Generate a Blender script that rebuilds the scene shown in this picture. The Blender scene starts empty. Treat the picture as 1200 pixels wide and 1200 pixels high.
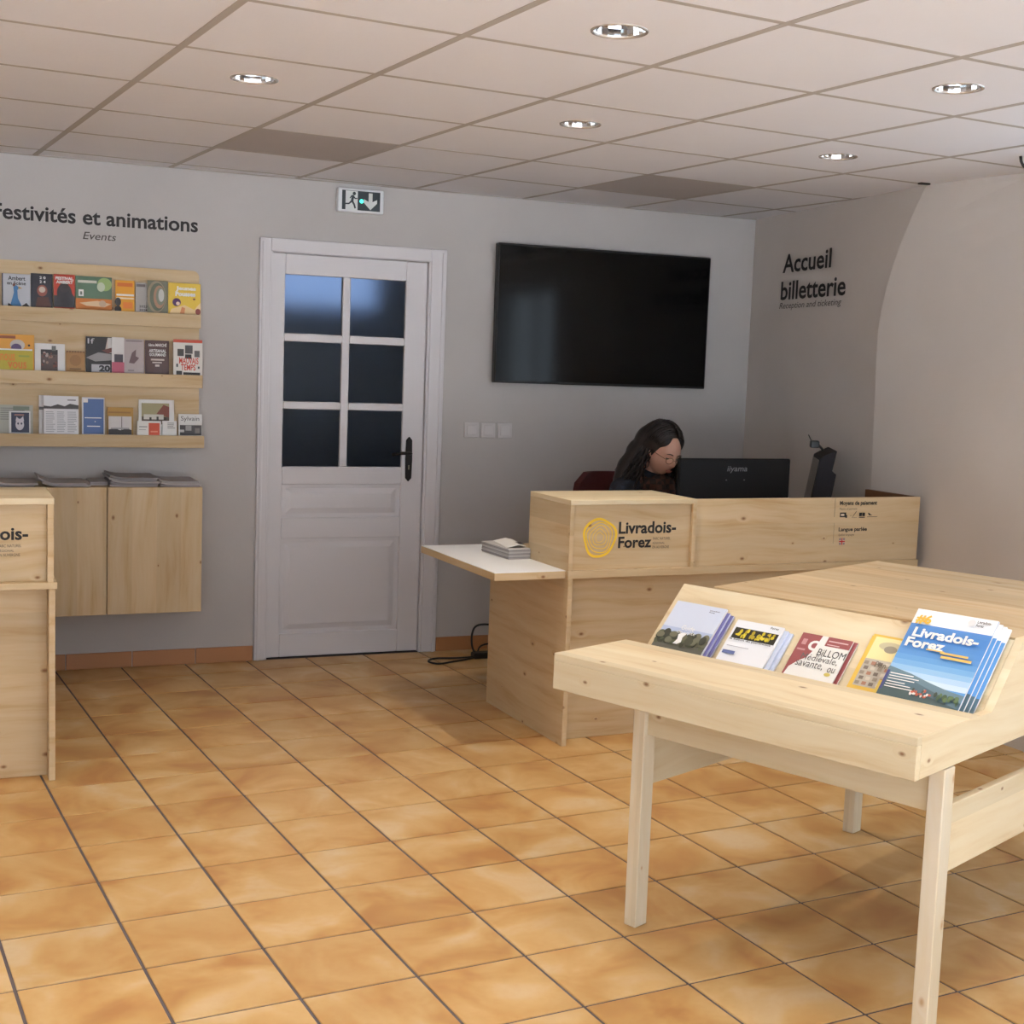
import bpy, bmesh, math, random
from mathutils import Vector, Matrix, Euler, noise
from math import sin, cos, pi, radians as R

random.seed(7)
scene = bpy.context.scene
COL = scene.collection

# ------------------------------------------------------------------ camera
F_PX = 1578.613
YAW, PITCH, ROLL = R(23.0566), R(-6.1911), R(2.0970)
CAM_H = 1.5192
CEIL = 2.388
_fw = Vector((sin(YAW) * cos(PITCH), cos(YAW) * cos(PITCH), sin(PITCH)))
_r = Vector((cos(YAW), -sin(YAW), 0))
_u = _r.cross(_fw)
_right = _r * cos(ROLL) + _u * sin(ROLL)
_up = -_r * sin(ROLL) + _u * cos(ROLL)
cam_data = bpy.data.cameras.new('camera')
cam_data.sensor_width = 36.0
cam_data.lens = F_PX / 1200 * 36.0
cam_data.clip_start = 0.02
cam = bpy.data.objects.new('camera', cam_data)
M = Matrix.Identity(4)
for k in range(3):
    M[k][0], M[k][1], M[k][2] = _right[k], _up[k], -_fw[k]
M[2][3] = CAM_H
cam.matrix_world = M
COL.objects.link(cam)
scene.camera = cam
CAMP = Vector((0, 0, CAM_H))


def ray(x, y):
    return _fw + _right * ((x - 600) / F_PX) - _up * ((y - 600) / F_PX)


def at_z(x, y, z):                       # the point of height z seen at a pixel
    d = ray(x, y)
    return CAMP + d * ((z - CAM_H) / d.z)


def at_y(x, y, Y):                       # the point of depth Y (wall parallel) seen at a pixel
    d = ray(x, y)
    return CAMP + d * (Y / d.y)


def px(P):
    v = Vector(P) - CAMP
    w = v.dot(_fw)
    return 600 + F_PX * v.dot(_right) / w, 600 - F_PX * v.dot(_up) / w, w


# ------------------------------------------------------------------ world, exposure, light constants
world = bpy.data.worlds.new('world')
scene.world = world
world.use_nodes = True
bg = world.node_tree.nodes['Background']
bg.inputs['Color'].default_value = (0.71, 0.865, 1.0, 1)
bg.inputs['Strength'].default_value = 3.0
vs = scene.view_settings
vs.view_transform = 'Standard'
vs.look = 'None'
vs.gamma = 1.0
vs.use_curve_mapping = False
vs.exposure = 0.04
# sun: high over the street, running along the facade; it lights the added paving outside, not the room
sun = bpy.data.lights.new('sun', 'SUN')
sun.energy = 85.0
sun.angle = R(1.0)
sun.color = (1.0, 0.98, 0.96)
sun_o = bpy.data.objects.new('sun', sun)
sun_o.rotation_euler = Vector((0.62, -0.12, -0.78)).to_track_quat('-Z', 'Y').to_euler()
COL.objects.link(sun_o)
LAMP_W = 26.0
LAMP_COL = (1.0, 0.88, 0.73)
X_LEFT, X_RIGHT, Y_FRONT, Y_BACK = -3.4, 4.30, -0.9, 6.62


# ------------------------------------------------------------------ materials
def lin(c):
    c = c / 255.0
    return c / 12.92 if c <= 0.04045 else ((c + 0.055) / 1.055) ** 2.4


def rgb(r, g, b):
    return (lin(r), lin(g), lin(b), 1.0)


class NT:
    def __init__(self, name):
        self.m = bpy.data.materials.new(name)
        self.m.use_nodes = True
        self.t = self.m.node_tree
        self.b = self.t.nodes['Principled BSDF']

    def n(self, typ, **kw):
        nd = self.t.nodes.new(typ)
        for k, v in kw.items():
            if k == 'ins':
                for i, val in v.items():
                    nd.inputs[i].default_value = val
            else:
                setattr(nd, k, v)
        return nd

    def l(self, a, b):
        self.t.links.new(a, b)

    def ramp(self, fac, stops):
        r = self.n('ShaderNodeValToRGB')
        e = r.color_ramp.elements
        while len(e) > 1:
            e.remove(e[-1])
        e[0].position, e[0].color = stops[0]
        for p, c in stops[1:]:
            x = e.new(p)
            x.color = c
        self.l(fac, r.inputs[0])
        return r.outputs[0]

    def math(self, op, a, b=None, clamp=False):
        nd = self.n('ShaderNodeMath', operation=op, use_clamp=clamp)
        for i, v in enumerate((a, b)):
            if v is None:
                continue
            if isinstance(v, (int, float)):
                nd.inputs[i].default_value = v
            else:
                self.l(v, nd.inputs[i])
        return nd.outputs[0]

    def mix(self, fac, a, b, typ='MIX'):
        nd = self.n('ShaderNodeMix', data_type='RGBA', blend_type=typ)
        for i, v in ((0, fac), (6, a), (7, b)):
            if isinstance(v, (int, float)):
                nd.inputs[i].default_value = v
            elif isinstance(v, tuple):
                nd.inputs[i].default_value = v
            else:
                self.l(v, nd.inputs[i])
        return nd.outputs[2]

    def bump(self, h, strength=0.2, dist=0.01):
        nd = self.n('ShaderNodeBump', ins={'Strength': strength, 'Distance': dist})
        self.l(h, nd.inputs['Height'])
        self.l(nd.outputs[0], self.b.inputs['Normal'])


_cc = {}


def plain(c, rough=0.6, metal=0.0, spec=0.5, name=None):
    key = (c, rough, metal, spec)
    if key in _cc:
        return _cc[key]
    a = NT(name or 'paint_%02x%02x%02x' % c)
    a.b.inputs['Base Color'].default_value = rgb(*c)
    a.b.inputs['Roughness'].default_value = rough
    a.b.inputs['Metallic'].default_value = metal
    a.b.inputs['Specular IOR Level'].default_value = spec
    _cc[key] = a.m
    return a.m


def wood(name, light, mid, dark, knot=(120, 72, 36), plank=0.11, rough=0.55):
    a = NT(name)
    uv = a.n('ShaderNodeUVMap')
    mp = a.n('ShaderNodeMapping', ins={'Scale': (1.6, 22.0, 1.0)})
    a.l(uv.outputs[0], mp.inputs[0])
    # knots
    mk = a.n('ShaderNodeMapping', ins={'Scale': (4.0, 6.5, 1.0)})
    a.l(uv.outputs[0], mk.inputs[0])
    vo = a.n('ShaderNodeTexVoronoi', voronoi_dimensions='2D', ins={'Scale': 1.0, 'Randomness': 1.0})
    a.l(mk.outputs[0], vo.inputs['Vector'])
    sep = a.n('ShaderNodeSeparateColor')
    a.l(vo.outputs['Color'], sep.inputs[0])
    on = a.math('GREATER_THAN', sep.outputs[0], 0.40)
    size = a.math('MULTIPLY_ADD', sep.outputs[1], 0.038)
    size.node.inputs[2].default_value = 0.014
    rel = a.math('DIVIDE', vo.outputs['Distance'], size)
    core = a.math('SUBTRACT', 1.35, rel, True)
    core = a.math('MULTIPLY', core, on)
    halo = a.math('MULTIPLY', a.math('SUBTRACT', 1.0, a.math('MULTIPLY', rel, 0.30), True), on)
    # grain, bent round the knots
    warp = a.n('ShaderNodeTexNoise', noise_dimensions='2D', ins={'Scale': 1.1, 'Detail': 2.0})
    a.l(uv.outputs[0], warp.inputs['Vector'])
    sx = a.n('ShaderNodeSeparateXYZ')
    a.l(mp.outputs[0], sx.inputs[0])
    v2 = a.math('ADD', sx.outputs[1], a.math('MULTIPLY', warp.outputs[0], 2.6))
    v2 = a.math('ADD', v2, a.math('MULTIPLY', halo, 1.0))
    cb = a.n('ShaderNodeCombineXYZ')
    a.l(sx.outputs[0], cb.inputs[0])
    a.l(v2, cb.inputs[1])
    g1 = a.n('ShaderNodeTexNoise', noise_dimensions='2D', ins={'Scale': 1.0, 'Detail': 5.0, 'Roughness': 0.6})
    a.l(cb.outputs[0], g1.inputs['Vector'])
    base = a.ramp(g1.outputs[0], [(0.30, rgb(*light)), (0.56, rgb(*mid)), (0.80, rgb(*dark))])
    # glued lamellas, each a little different
    s0 = a.n('ShaderNodeSeparateXYZ')
    a.l(uv.outputs[0], s0.inputs[0])
    fl = a.math('FLOOR', a.math('DIVIDE', s0.outputs[1], plank))
    wn = a.n('ShaderNodeTexWhiteNoise', noise_dimensions='1D')
    a.l(fl, wn.inputs['W'])
    tone = a.ramp(wn.outputs[0], [(0.0, (0.90, 0.885, 0.86, 1)), (1.0, (1.05, 1.04, 1.03, 1))])
    base = a.mix(1.0, base, tone, 'MULTIPLY')
    base = a.mix(a.math('MULTIPLY', halo, 0.22), base, rgb(*dark))
    base = a.mix(a.math('MULTIPLY', core, 0.85, True), base, rgb(*knot))
    a.l(base, a.b.inputs['Base Color'])
    a.b.inputs['Roughness'].default_value = rough
    a.b.inputs['Specular IOR Level'].default_value = 0.35
    a.bump(g1.outputs[0], 0.05, 0.004)
    return a.m


PINE = wood('pine_boards', (211, 189, 154), (205, 179, 140), (190, 155, 110))
PINE_PALE = wood('pale_spruce', (226, 212, 182), (221, 203, 168), (206, 179, 138))
LEGW = wood('planed_spruce', (226, 215, 194), (222, 208, 180), (211, 188, 154), knot=(190, 150, 105))


def plaster(name, c, amp=0.03):
    a = NT(name)
    g = a.n('ShaderNodeNewGeometry')
    nz = a.n('ShaderNodeTexNoise', ins={'Scale': 1.6, 'Detail': 6.0, 'Roughness': 0.55})
    a.l(g.outputs['Position'], nz.inputs['Vector'])
    lo = tuple(max(0, v - int(255 * amp)) for v in c)
    col = a.ramp(nz.outputs[0], [(0.3, rgb(*lo)), (0.7, rgb(*c))])
    a.l(col, a.b.inputs['Base Color'])
    a.b.inputs['Roughness'].default_value = 0.9
    a.b.inputs['Specular IOR Level'].default_value = 0.2
    n2 = a.n('ShaderNodeTexNoise', ins={'Scale': 60.0, 'Detail': 3.0})
    a.l(g.outputs['Position'], n2.inputs['Vector'])
    a.bump(n2.outputs[0], 0.08, 0.004)
    return a.m


WALLM = plaster('white_plaster', (192, 187, 184))
WALLR = plaster('ivory_plaster', (211, 203, 196))
CEILM = plaster('mineral_ceiling_panel', (234, 233, 237), 0.012)
GREYPANEL = plaster('grey_ceiling_panel', (186, 179, 176), 0.02)
TBAR = plain((176, 168, 160), 0.7)
DOORW = plain((216, 212, 214), 0.38, name='white_gloss_paint')


def tile_material():
    a = NT('ochre_floor_tile')
    oi = a.n('ShaderNodeObjectInfo')
    g = a.n('ShaderNodeNewGeometry')
    off = a.n('ShaderNodeVectorMath', operation='SCALE')
    cbv = a.n('ShaderNodeCombineXYZ')
    a.l(oi.outputs['Random'], cbv.inputs[2])
    a.l(cbv.outputs[0], off.inputs[0])
    off.inputs[3].default_value = 37.0
    ad = a.n('ShaderNodeVectorMath', operation='ADD')
    a.l(g.outputs['Position'], ad.inputs[0])
    a.l(off.outputs[0], ad.inputs[1])
    n1 = a.n('ShaderNodeTexNoise', ins={'Scale': 4.2, 'Detail': 3.0, 'Roughness': 0.5, 'Distortion': 0.6})
    a.l(ad.outputs[0], n1.inputs['Vector'])
    c1 = a.ramp(n1.outputs[0], [(0.30, rgb(180, 131, 78)), (0.44, rgb(196, 153, 95)), (0.58, rgb(207, 171, 116)), (0.72, rgb(214, 189, 150))])
    n3 = a.n('ShaderNodeTexNoise', ins={'Scale': 55.0, 'Detail': 3.0})
    a.l(ad.outputs[0], n3.inputs['Vector'])
    c1 = a.mix(a.math('MULTIPLY', a.math('SUBTRACT', n3.outputs[0], 0.45, True), 0.35), c1, rgb(190, 120, 60))
    t = a.ramp(oi.outputs['Random'], [(0.0, (0.94, 0.92, 0.90, 1)), (1.0, (1.04, 1.03, 1.02, 1))])
    c1 = a.mix(1.0, c1, t, 'MULTIPLY')
    a.l(c1, a.b.inputs['Base Color'])
    a.b.inputs['Roughness'].default_value = 0.42
    a.b.inputs['Specular IOR Level'].default_value = 0.45
    a.bump(n1.outputs[0], 0.05, 0.01)
    return a.m


TILE = tile_material()
SKIRT = plain((178, 124, 80), 0.45, name='terracotta_skirting')
GROUT = plain((100, 91, 94), 0.9, name='grey_grout')
BLACKT = plain((26, 22, 22), 0.6, name='black_vinyl')
GREYT = plain((70, 62, 58), 0.6, name='grey_vinyl')
CHROME = plain((215, 215, 215), 0.08, 1.0, name='polished_reflector')
WHITEP = plain((236, 238, 240), 0.5, name='white_laminate')
PAPER = plain((232, 230, 226), 0.7, name='paper')
BLACKP = plain((20, 20, 22), 0.42, name='black_plastic')
DARKIRON = plain((34, 28, 26), 0.45, 0.4, name='dark_iron')


def emis(name, c, s):
    a = NT(name)
    a.b.inputs['Base Color'].default_value = rgb(*c)
    a.b.inputs['Emission Color'].default_value = rgb(*c)
    a.b.inputs['Emission Strength'].default_value = s
    return a.m


def glossy_dark(name, c, rough):
    a = NT(name)
    a.b.inputs['Base Color'].default_value = rgb(*c)
    a.b.inputs['Roughness'].default_value = rough
    return a.m


# ------------------------------------------------------------------ mesh helpers
_seed = [0]


def finish(bm, name, mat, parent=None, grain=None, smooth=False, off=None):
    """turn a bmesh into ONE linked mesh object; grain = axis the wood runs along (local)"""
    bmesh.ops.recalc_face_normals(bm, faces=bm.faces)
    if grain is not None:
        uvl = bm.loops.layers.uv.verify()
        if off is None:
            _seed[0] += 1
            rr = random.Random(_seed[0])
            off = (rr.uniform(0, 40), rr.uniform(0, 40))
        for f in bm.faces:
            n = f.normal
            ax = max(range(3), key=lambda i: abs(n[i]))
            oth = [i for i in range(3) if i != ax]
            if grain in oth:
                ua, va = grain, [i for i in oth if i != grain][0]
            else:
                ua, va = oth
            for lp in f.loops:
                c = lp.vert.co
                lp[uvl].uv = (c[ua] + off[0], c[va] + off[1] + ax * 0.37)
    me = bpy.data.meshes.new(name)
    bm.to_mesh(me)
    bm.free()
    mats = mat if isinstance(mat, (list, tuple)) else [mat]
    for m in mats:
        me.materials.append(m)
    if smooth:
        for p in me.polygons:
            p.use_smooth = True
    return link(name, me, parent)


def link(name, me, parent=None):
    o = bpy.data.objects.new(name, me)
    COL.objects.link(o)
    if parent is not None:
        o.parent = parent
    return o


def tag(o, label=None, cat=None, group=None, kind=None):
    if label:
        o['label'] = label
    if cat:
        o['category'] = cat
    if group:
        o['group'] = group
    if kind:
        o['kind'] = kind
    return o


def empty(name, loc=(0, 0, 0), rz=0.0, label=None, cat=None, group=None, kind=None):
    o = bpy.data.objects.new(name, None)
    o.empty_display_size = 0.1
    o.location = loc
    o.rotation_euler = (0, 0, rz)
    COL.objects.link(o)
    return tag(o, label, cat, group, kind)


def add_box(bm, x0, x1, y0, y1, z0, z1, bev=0.0, mi=0):
    vs_ = [bm.verts.new((x, y, z)) for z in (z0, z1) for y in (y0, y1) for x in (x0, x1)]
    fs = []
    for q in ((0, 2, 3, 1), (4, 5, 7, 6), (0, 1, 5, 4), (2, 6, 7, 3), (0, 4, 6, 2), (1, 3, 7, 5)):
        f = bm.faces.new([vs_[i] for i in q])
        f.material_index = mi
        fs.append(f)
    if bev > 0:
        es = list({e for f in fs for e in f.edges})
        bmesh.ops.bevel(bm, geom=es, offset=bev, segments=1, affect='EDGES', profile=0.5)
    return fs


def box(name, x0, x1, y0, y1, z0, z1, mat, parent=None, grain=None, bev=0.0015):
    bm = bmesh.new()
    add_box(bm, x0, x1, y0, y1, z0, z1, bev)
    return finish(bm, name, mat, parent, grain)


def add_prism(bm, pts, axis, a0, a1, mi=0):
    """pts: polygon in the two other axes (in order), extruded along axis from a0 to a1"""
    oth = [i for i in range(3) if i != axis]

    def mk(p, a):
        c = [0, 0, 0]
        c[oth[0]], c[oth[1]], c[axis] = p[0], p[1], a
        return bm.verts.new(c)
    A = [mk(p, a0) for p in pts]
    B = [mk(p, a1) for p in pts]
    fs = [bm.faces.new(A), bm.faces.new(B[::-1])]
    n = len(pts)
    for i in range(n):
        fs.append(bm.faces.new((A[i], B[i], B[(i + 1) % n], A[(i + 1) % n])))
    for f in fs:
        f.material_index = mi
    return fs


def prism(name, pts, axis, a0, a1, mat, parent=None, grain=None, bev=0.0):
    bm = bmesh.new()
    fs = add_prism(bm, pts, axis, a0, a1)
    if bev:
        bmesh.ops.bevel(bm, geom=list(bm.edges), offset=bev, segments=1, affect='EDGES', profile=0.5)
    return finish(bm, name, mat, parent, grain)


def add_lathe(bm, prof, seg=24, c=(0, 0, 0), mi=0):
    rings = []
    for r, z in prof:
        rings.append([bm.verts.new((c[0] + r * cos(2 * pi * k / seg), c[1] + r * sin(2 * pi * k / seg), c[2] + z)) for k in range(seg)])
    for a, b in zip(rings, rings[1:]):
        for k in range(seg):
            f = bm.faces.new((a[k], a[(k + 1) % seg], b[(k + 1) % seg], b[k]))
            f.material_index = mi
    return rings


def add_tube(bm, pts, rad, seg=8, mi=0, cap=True):
    pts = [Vector(p) for p in pts]
    rads = rad if isinstance(rad, (list, tuple)) else [rad] * len(pts)
    t0 = (pts[1] - pts[0]).normalized()
    up = Vector((0, 0, 1)) if abs(t0.z) < 0.9 else Vector((1, 0, 0))
    nrm = t0.cross(up).normalized()
    rings = []
    for i, p in enumerate(pts):
        t = (pts[min(i + 1, len(pts) - 1)] - pts[max(i - 1, 0)]).normalized()
        nrm = (nrm - t * nrm.dot(t))
        nrm = nrm.normalized() if nrm.length > 1e-6 else t.orthogonal().normalized()
        b = t.cross(nrm)
        rings.append([bm.verts.new(p + (nrm * cos(2 * pi * k / seg) + b * sin(2 * pi * k / seg)) * rads[i]) for k in range(seg)])
    for a, b in zip(rings, rings[1:]):
        for k in range(seg):
            f = bm.faces.new((a[k], a[(k + 1) % seg], b[(k + 1) % seg], b[k]))
            f.material_index = mi
    if cap:
        for rg in (rings[0], rings[-1]):
            f = bm.faces.new(rg)
            f.material_index = mi


def smooth_path(pts, n=6):
    P = [Vector(p) for p in pts]
    out = []
    for i in range(len(P) - 1):
        p0, p1, p2, p3 = P[max(i - 1, 0)], P[i], P[i + 1], P[min(i + 2, len(P) - 1)]
        for k in range(n):
            t = k / n
            out.append(0.5 * ((2 * p1) + (p2 - p0) * t + (2 * p0 - 5 * p1 + 4 * p2 - p3) * t * t + (3 * p1 - p0 - 3 * p2 + p3) * t ** 3))
    out.append(P[-1])
    return out


def tube(name, pts, rad, mat, parent=None, seg=8):
    bm = bmesh.new()
    add_tube(bm, pts, rad, seg)
    return finish(bm, name, mat, parent, smooth=True)


def clip_poly(poly, x0, x1, y0, y1):
    def cut(ps, inside, inter):
        out = []
        for i, a in enumerate(ps):
            b = ps[(i + 1) % len(ps)]
            if inside(a):
                out.append(a)
                if not inside(b):
                    out.append(inter(a, b))
            elif inside(b):
                out.append(inter(a, b))
        return out

    def ix(v):
        return lambda a, b: (v, a[1] + (b[1] - a[1]) * (v - a[0]) / (b[0] - a[0]))

    def iy(v):
        return lambda a, b: (a[0] + (b[0] - a[0]) * (v - a[1]) / (b[1] - a[1]), v)
    for ins, it in ((lambda p: p[0] >= x0, ix(x0)), (lambda p: p[0] <= x1, ix(x1)), (lambda p: p[1] >= y0, iy(y0)), (lambda p: p[1] <= y1, iy(y1))):
        if len(poly) < 3:
            return []
        poly = cut(poly, ins, it)
    return poly


# text: the built-in font turned into a mesh fitted into a w x h box, lying in x/y
_tc = {}


def text_geo(body, bold=0.0, italic=0.0, extr=0.0):
    key = (body, bold, italic, extr)
    if key in _tc:
        return _tc[key]
    cu = bpy.data.curves.new('lettering', 'FONT')
    cu.body = body
    cu.size = 1.0
    cu.offset = bold
    cu.shear = italic
    cu.resolution_u = 3
    cu.space_line = 0.95
    ob = bpy.data.objects.new('lettering', cu)
    COL.objects.link(ob)
    dg = bpy.context.evaluated_depsgraph_get()
    me = bpy.data.meshes.new_from_object(ob.evaluated_get(dg))
    vsx = [v.co.copy() for v in me.vertices]
    fsx = [tuple(p.vertices) for p in me.polygons]
    bpy.data.objects.remove(ob)
    bpy.data.curves.remove(cu)
    bpy.data.meshes.remove(me)
    xs = [v.x for v in vsx]
    ys = [v.y for v in vsx]
    bb = (min(xs), max(xs), min(ys), max(ys))
    _tc[key] = (vsx, fsx, bb)
    return _tc[key]


def add_text(bm, body, x0, x1, y0, y1, z=0.0, bold=0.0, italic=0.0, mi=0, mapf=None):
    vsx, fsx, bb = text_geo(body, bold, italic)
    sx = (x1 - x0) / (bb[1] - bb[0])
    sy = (y1 - y0) / (bb[3] - bb[2])
    new = []
    for v in vsx:
        c = (x0 + (v.x - bb[0]) * sx, y0 + (v.y - bb[2]) * sy, z)
        new.append(bm.verts.new(mapf(c) if mapf else c))
    for f in fsx:
        try:
            q = bm.faces.new([new[i] for i in f])
            q.material_index = mi
        except ValueError:
            pass


def plane_up(name, bm, mat, parent, matrix):
    """flat lettering: mesh drawn in x/y, stood up by matrix; faces keep their direction"""
    me = bpy.data.meshes.new(name)
    bm.to_mesh(me)
    bm.free()
    for m in (mat if isinstance(mat, (list, tuple)) else [mat]):
        me.materials.append(m)
    o = link(name, me, parent)
    o.matrix_local = matrix
    return o


def words_up(name, bm, mat, parent, matrix):
    """like plane_up, but one mesh for each word of the line"""
    vsx = list(bm.verts)
    hgt = max(v.co.y for v in vsx) - min(v.co.y for v in vsx)
    iv = sorted(((min(v.co.x for v in f.verts), max(v.co.x for v in f.verts), f.index, f) for f in bm.faces), key=lambda t: (t[0], t[1]))
    words, end = [], None
    for a, b, _, f in iv:
        if end is None or a - end > .16 * hgt:
            words.append([])
            end = b
        words[-1].append(f)
        end = max(end, b)
    for wd_ in words:
        nb = bmesh.new()
        mp = {}
        for f in wd_:
            nb.faces.new([mp.setdefault(v, nb.verts.new(v.co)) if v not in mp else mp[v] for v in f.verts])
        plane_up(name, nb, mat, parent, matrix)
    bm.free()


def frame_matrix(origin, xdir, ydir):
    x = Vector(xdir).normalized()
    y = Vector(ydir).normalized()
    z = x.cross(y)
    m = Matrix.Identity(4)
    for k in range(3):
        m[k][0], m[k][1], m[k][2], m[k][3] = x[k], y[k], z[k], origin[k]
    return m


WALLFRONT = lambda x, y, z: frame_matrix((x, y, z), (1, 0, 0), (0, 0, 1))   # faces -Y

# ================================================================== THE SETTING
# ---- floor: grout bed with individual tiles
bm = bmesh.new()
add_box(bm, X_LEFT - .1, X_RIGHT + .1, Y_FRONT - .1, Y_BACK + .1, -0.12, -0.0035)
floor = tag(finish(bm, 'floor', GROUT), 'ochre terracotta tiled floor with dark grey joints', None, None, 'structure')
FT = R(4.6186)
PITCH_T = 0.30319
fex, fey = Vector((cos(FT), sin(FT))), Vector((-sin(FT), cos(FT)))
FO = Vector((0.02738, 4.77103))
HT = 0.1473


def tile_mesh(poly):
    """bevelled slab: polygon centred on its own origin"""
    b = bmesh.new()
    n = len(poly)
    cx = sum(p[0] for p in poly) / n
    cy = sum(p[1] for p in poly) / n
    ins = 0.0016
    lo = [b.verts.new((p[0], p[1], -0.008)) for p in poly]
    md = [b.verts.new((p[0], p[1], -0.0013)) for p in poly]
    tp = []
    for p in poly:
        d = Vector((p[0] - cx, p[1] - cy))
        d = d * (1 - ins * 1.4 / max(d.length, 0.02))
        tp.append(b.verts.new((cx + d.x, cy + d.y, 0.0)))
    b.faces.new(tp)
    for i in range(n):
        j = (i + 1) % n
        b.faces.new((lo[i], lo[j], md[j], md[i]))
        b.faces.new((md[i], md[j], tp[j], tp[i]))
    bmesh.ops.recalc_face_normals(b, faces=b.faces)
    return b


cands, rest = [], []
for i in range(-16, 20):
    for j in range(-10, 26):
        c = FO + fex * (PITCH_T * (i + .5)) - fey * (PITCH_T * (j + .5))
        q = [c + fex * (sx * HT) + fey * (sy * HT) for sx, sy in ((-1, -1), (1, -1), (1, 1), (-1, 1))]
        full = all(X_LEFT <= p.x <= X_RIGHT and Y_FRONT <= p.y <= Y_BACK - .006 for p in q)
        poly = [tuple(p) for p in q] if full else clip_poly([tuple(p) for p in q], X_LEFT, X_RIGHT, Y_FRONT, Y_BACK - .006)
        if len(poly) < 3:
            continue
        ar = 0
        pp = []
        for k in range(len(poly)):
            a = poly[k]
            w = (Vector((a[0], a[1], 0)) - CAMP).dot(_fw)
            if w < .3:
                pp = []
                break
            pp.append(px((a[0], a[1], 0))[:2])
        if pp:
            cp = clip_poly(pp, 0, 1200, 0, 1200)
            if len(cp) > 2:
                ar = abs(sum(cp[k][0] * cp[(k + 1) % len(cp)][1] - cp[(k + 1) % len(cp)][0] * cp[k][1] for k in range(len(cp)))) / 2
        hidden = (2.6 < c.x < 4.1 and c.y > 4.95) or (c.x < .25 and 4.98 < c.y < 6.3)
        (cands if ar > 40 and not hidden else rest).append((ar, c, poly, full))
cands.sort(key=lambda t: -t[0])
rest += cands[300:]
b = tile_mesh([(-HT, -HT), (HT, -HT), (HT, HT), (-HT, HT)])
tm = bpy.data.meshes.new('tile')
b.to_mesh(tm)
b.free()
tm.materials.append(TILE)
for ar, c, poly, full in cands[:300]:
    if full:
        o = link('tile', tm, floor)
        o.location = (c.x, c.y, 0)
        o.rotation_euler = (0, 0, FT + (pi / 2) * 0)
    else:
        cx = sum(p[0] for p in poly) / len(poly)
        cy = sum(p[1] for p in poly) / len(poly)
        b = tile_mesh([(p[0] - cx, p[1] - cy) for p in poly])
        o = finish(b, 'tile', TILE, floor)
        o.location = (cx, cy, 0)
big = bmesh.new()
for ar, c, poly, full in rest:
    b = tile_mesh(poly)
    me = bpy.data.meshes.new('tmp')
    b.to_mesh(me)
    b.free()
    big.from_mesh(me)
    bpy.data.meshes.remove(me)
tag(finish(big, 'outer_tiles', TILE, floor), None, None, None, 'stuff')

# ---- back wall with door opening
DX0, DX1, DZ1 = 1.490, 2.312, 2.036
bm = bmesh.new()
add_box(bm, X_LEFT - .1, DX0, Y_BACK, Y_BACK + .12, -.02, CEIL + .25)
add_box(bm, DX1, X_RIGHT + .2, Y_BACK, Y_BACK + .12, -.02, CEIL + .25)
add_box(bm, DX0, DX1, Y_BACK, Y_BACK + .12, DZ1, CEIL + .25)
tag(finish(bm, 'wall_back', WALLM), 'pale plaster back wall with the door', None, None, 'structure')

# ---- right wall: old plaster, bulging to a ridge whose line bends forward near the ceiling
zs = [-.02 + (CEIL + .10) * k / 24 for k in range(25)]
bm = bmesh.new()
rows = []


def lerp(a, b, t):
    return a + (b - a) * t


for z in zs:
    tz = min(max((z - 1.0) / 1.388, 0), 1)
    rx = lerp(4.098, 4.058, tz)
    if z < 1.70:
        ry = 5.25
    else:
        ry = 5.25 - .30 * ((z - 1.70) / .688) ** 1.7
    pts = [(4.252, 6.64)]
    for t in (.25, .5, .75, .94):
        pts.append((lerp(4.252, rx, t), lerp(6.64, ry, t)))
    pts.append((rx, ry))
    pts.append((rx + .004, ry - .05))
    pts.append((rx + .024, ry - .24))
    pts.append((lerp(4.125, 4.132, tz), 4.45))
    pts.append((4.15, 3.98))
    pts.append((4.55, 3.98))
    pts.append((4.55, 6.64))
    rows.append([bm.verts.new((x, y, z)) for x, y in pts])
for a, b2 in zip(rows, rows[1:]):
    for k in range(len(a)):
        k1 = (k + 1) % len(a)
        bm.faces.new((a[k], a[k1], b2[k1], b2[k]))
bm.faces.new(rows[0])
bm.faces.new(rows[-1])
wr = finish(bm, 'wall_right', WALLR)
for p in wr.data.polygons:
    p.use_smooth = False
tag(wr, 'uneven ivory plaster side wall with a soft vertical ridge', None, None, 'structure')
# continuation beyond the frame with a side window
bm = bmesh.new()
add_box(bm, 4.20, 4.55, 2.30, 3.975, -.02, .85)
add_box(bm, 4.20, 4.55, 2.30, 3.975, 2.15, CEIL + .2)
add_box(bm, 4.17, 4.55, Y_FRONT, 2.30, -.02, CEIL + .2)
tag(finish(bm, 'wall_right_front', WALLR), 'side wall beside the visitor area', None, None, 'structure')
bm = bmesh.new()
add_box(bm, X_LEFT - .12, X_LEFT, Y_FRONT - .1, Y_BACK + .1, -.02, CEIL + .25)
tag(finish(bm, 'wall_left', WALLM), 'plain plaster left side wall', None, None, 'structure')
# front wall (behind the photographer): shop window
WX0, WX1, WZ0, WZ1 = -2.6, 3.9, .12, 2.28
bm = bmesh.new()
add_box(bm, X_LEFT - .1, WX0, Y_FRONT - .2, Y_FRONT, -.02, CEIL + .25)
add_box(bm, WX1, X_RIGHT + .3, Y_FRONT - .2, Y_FRONT, -.02, CEIL + .25)
add_box(bm, WX0, WX1, Y_FRONT - .2, Y_FRONT, -.02, WZ0)
add_box(bm, WX0, WX1, Y_FRONT - .2, Y_FRONT, WZ1, CEIL + .25)
tag(finish(bm, 'wall_front', WALLM), 'front wall with the wide shop window', None, None, 'structure')


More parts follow.
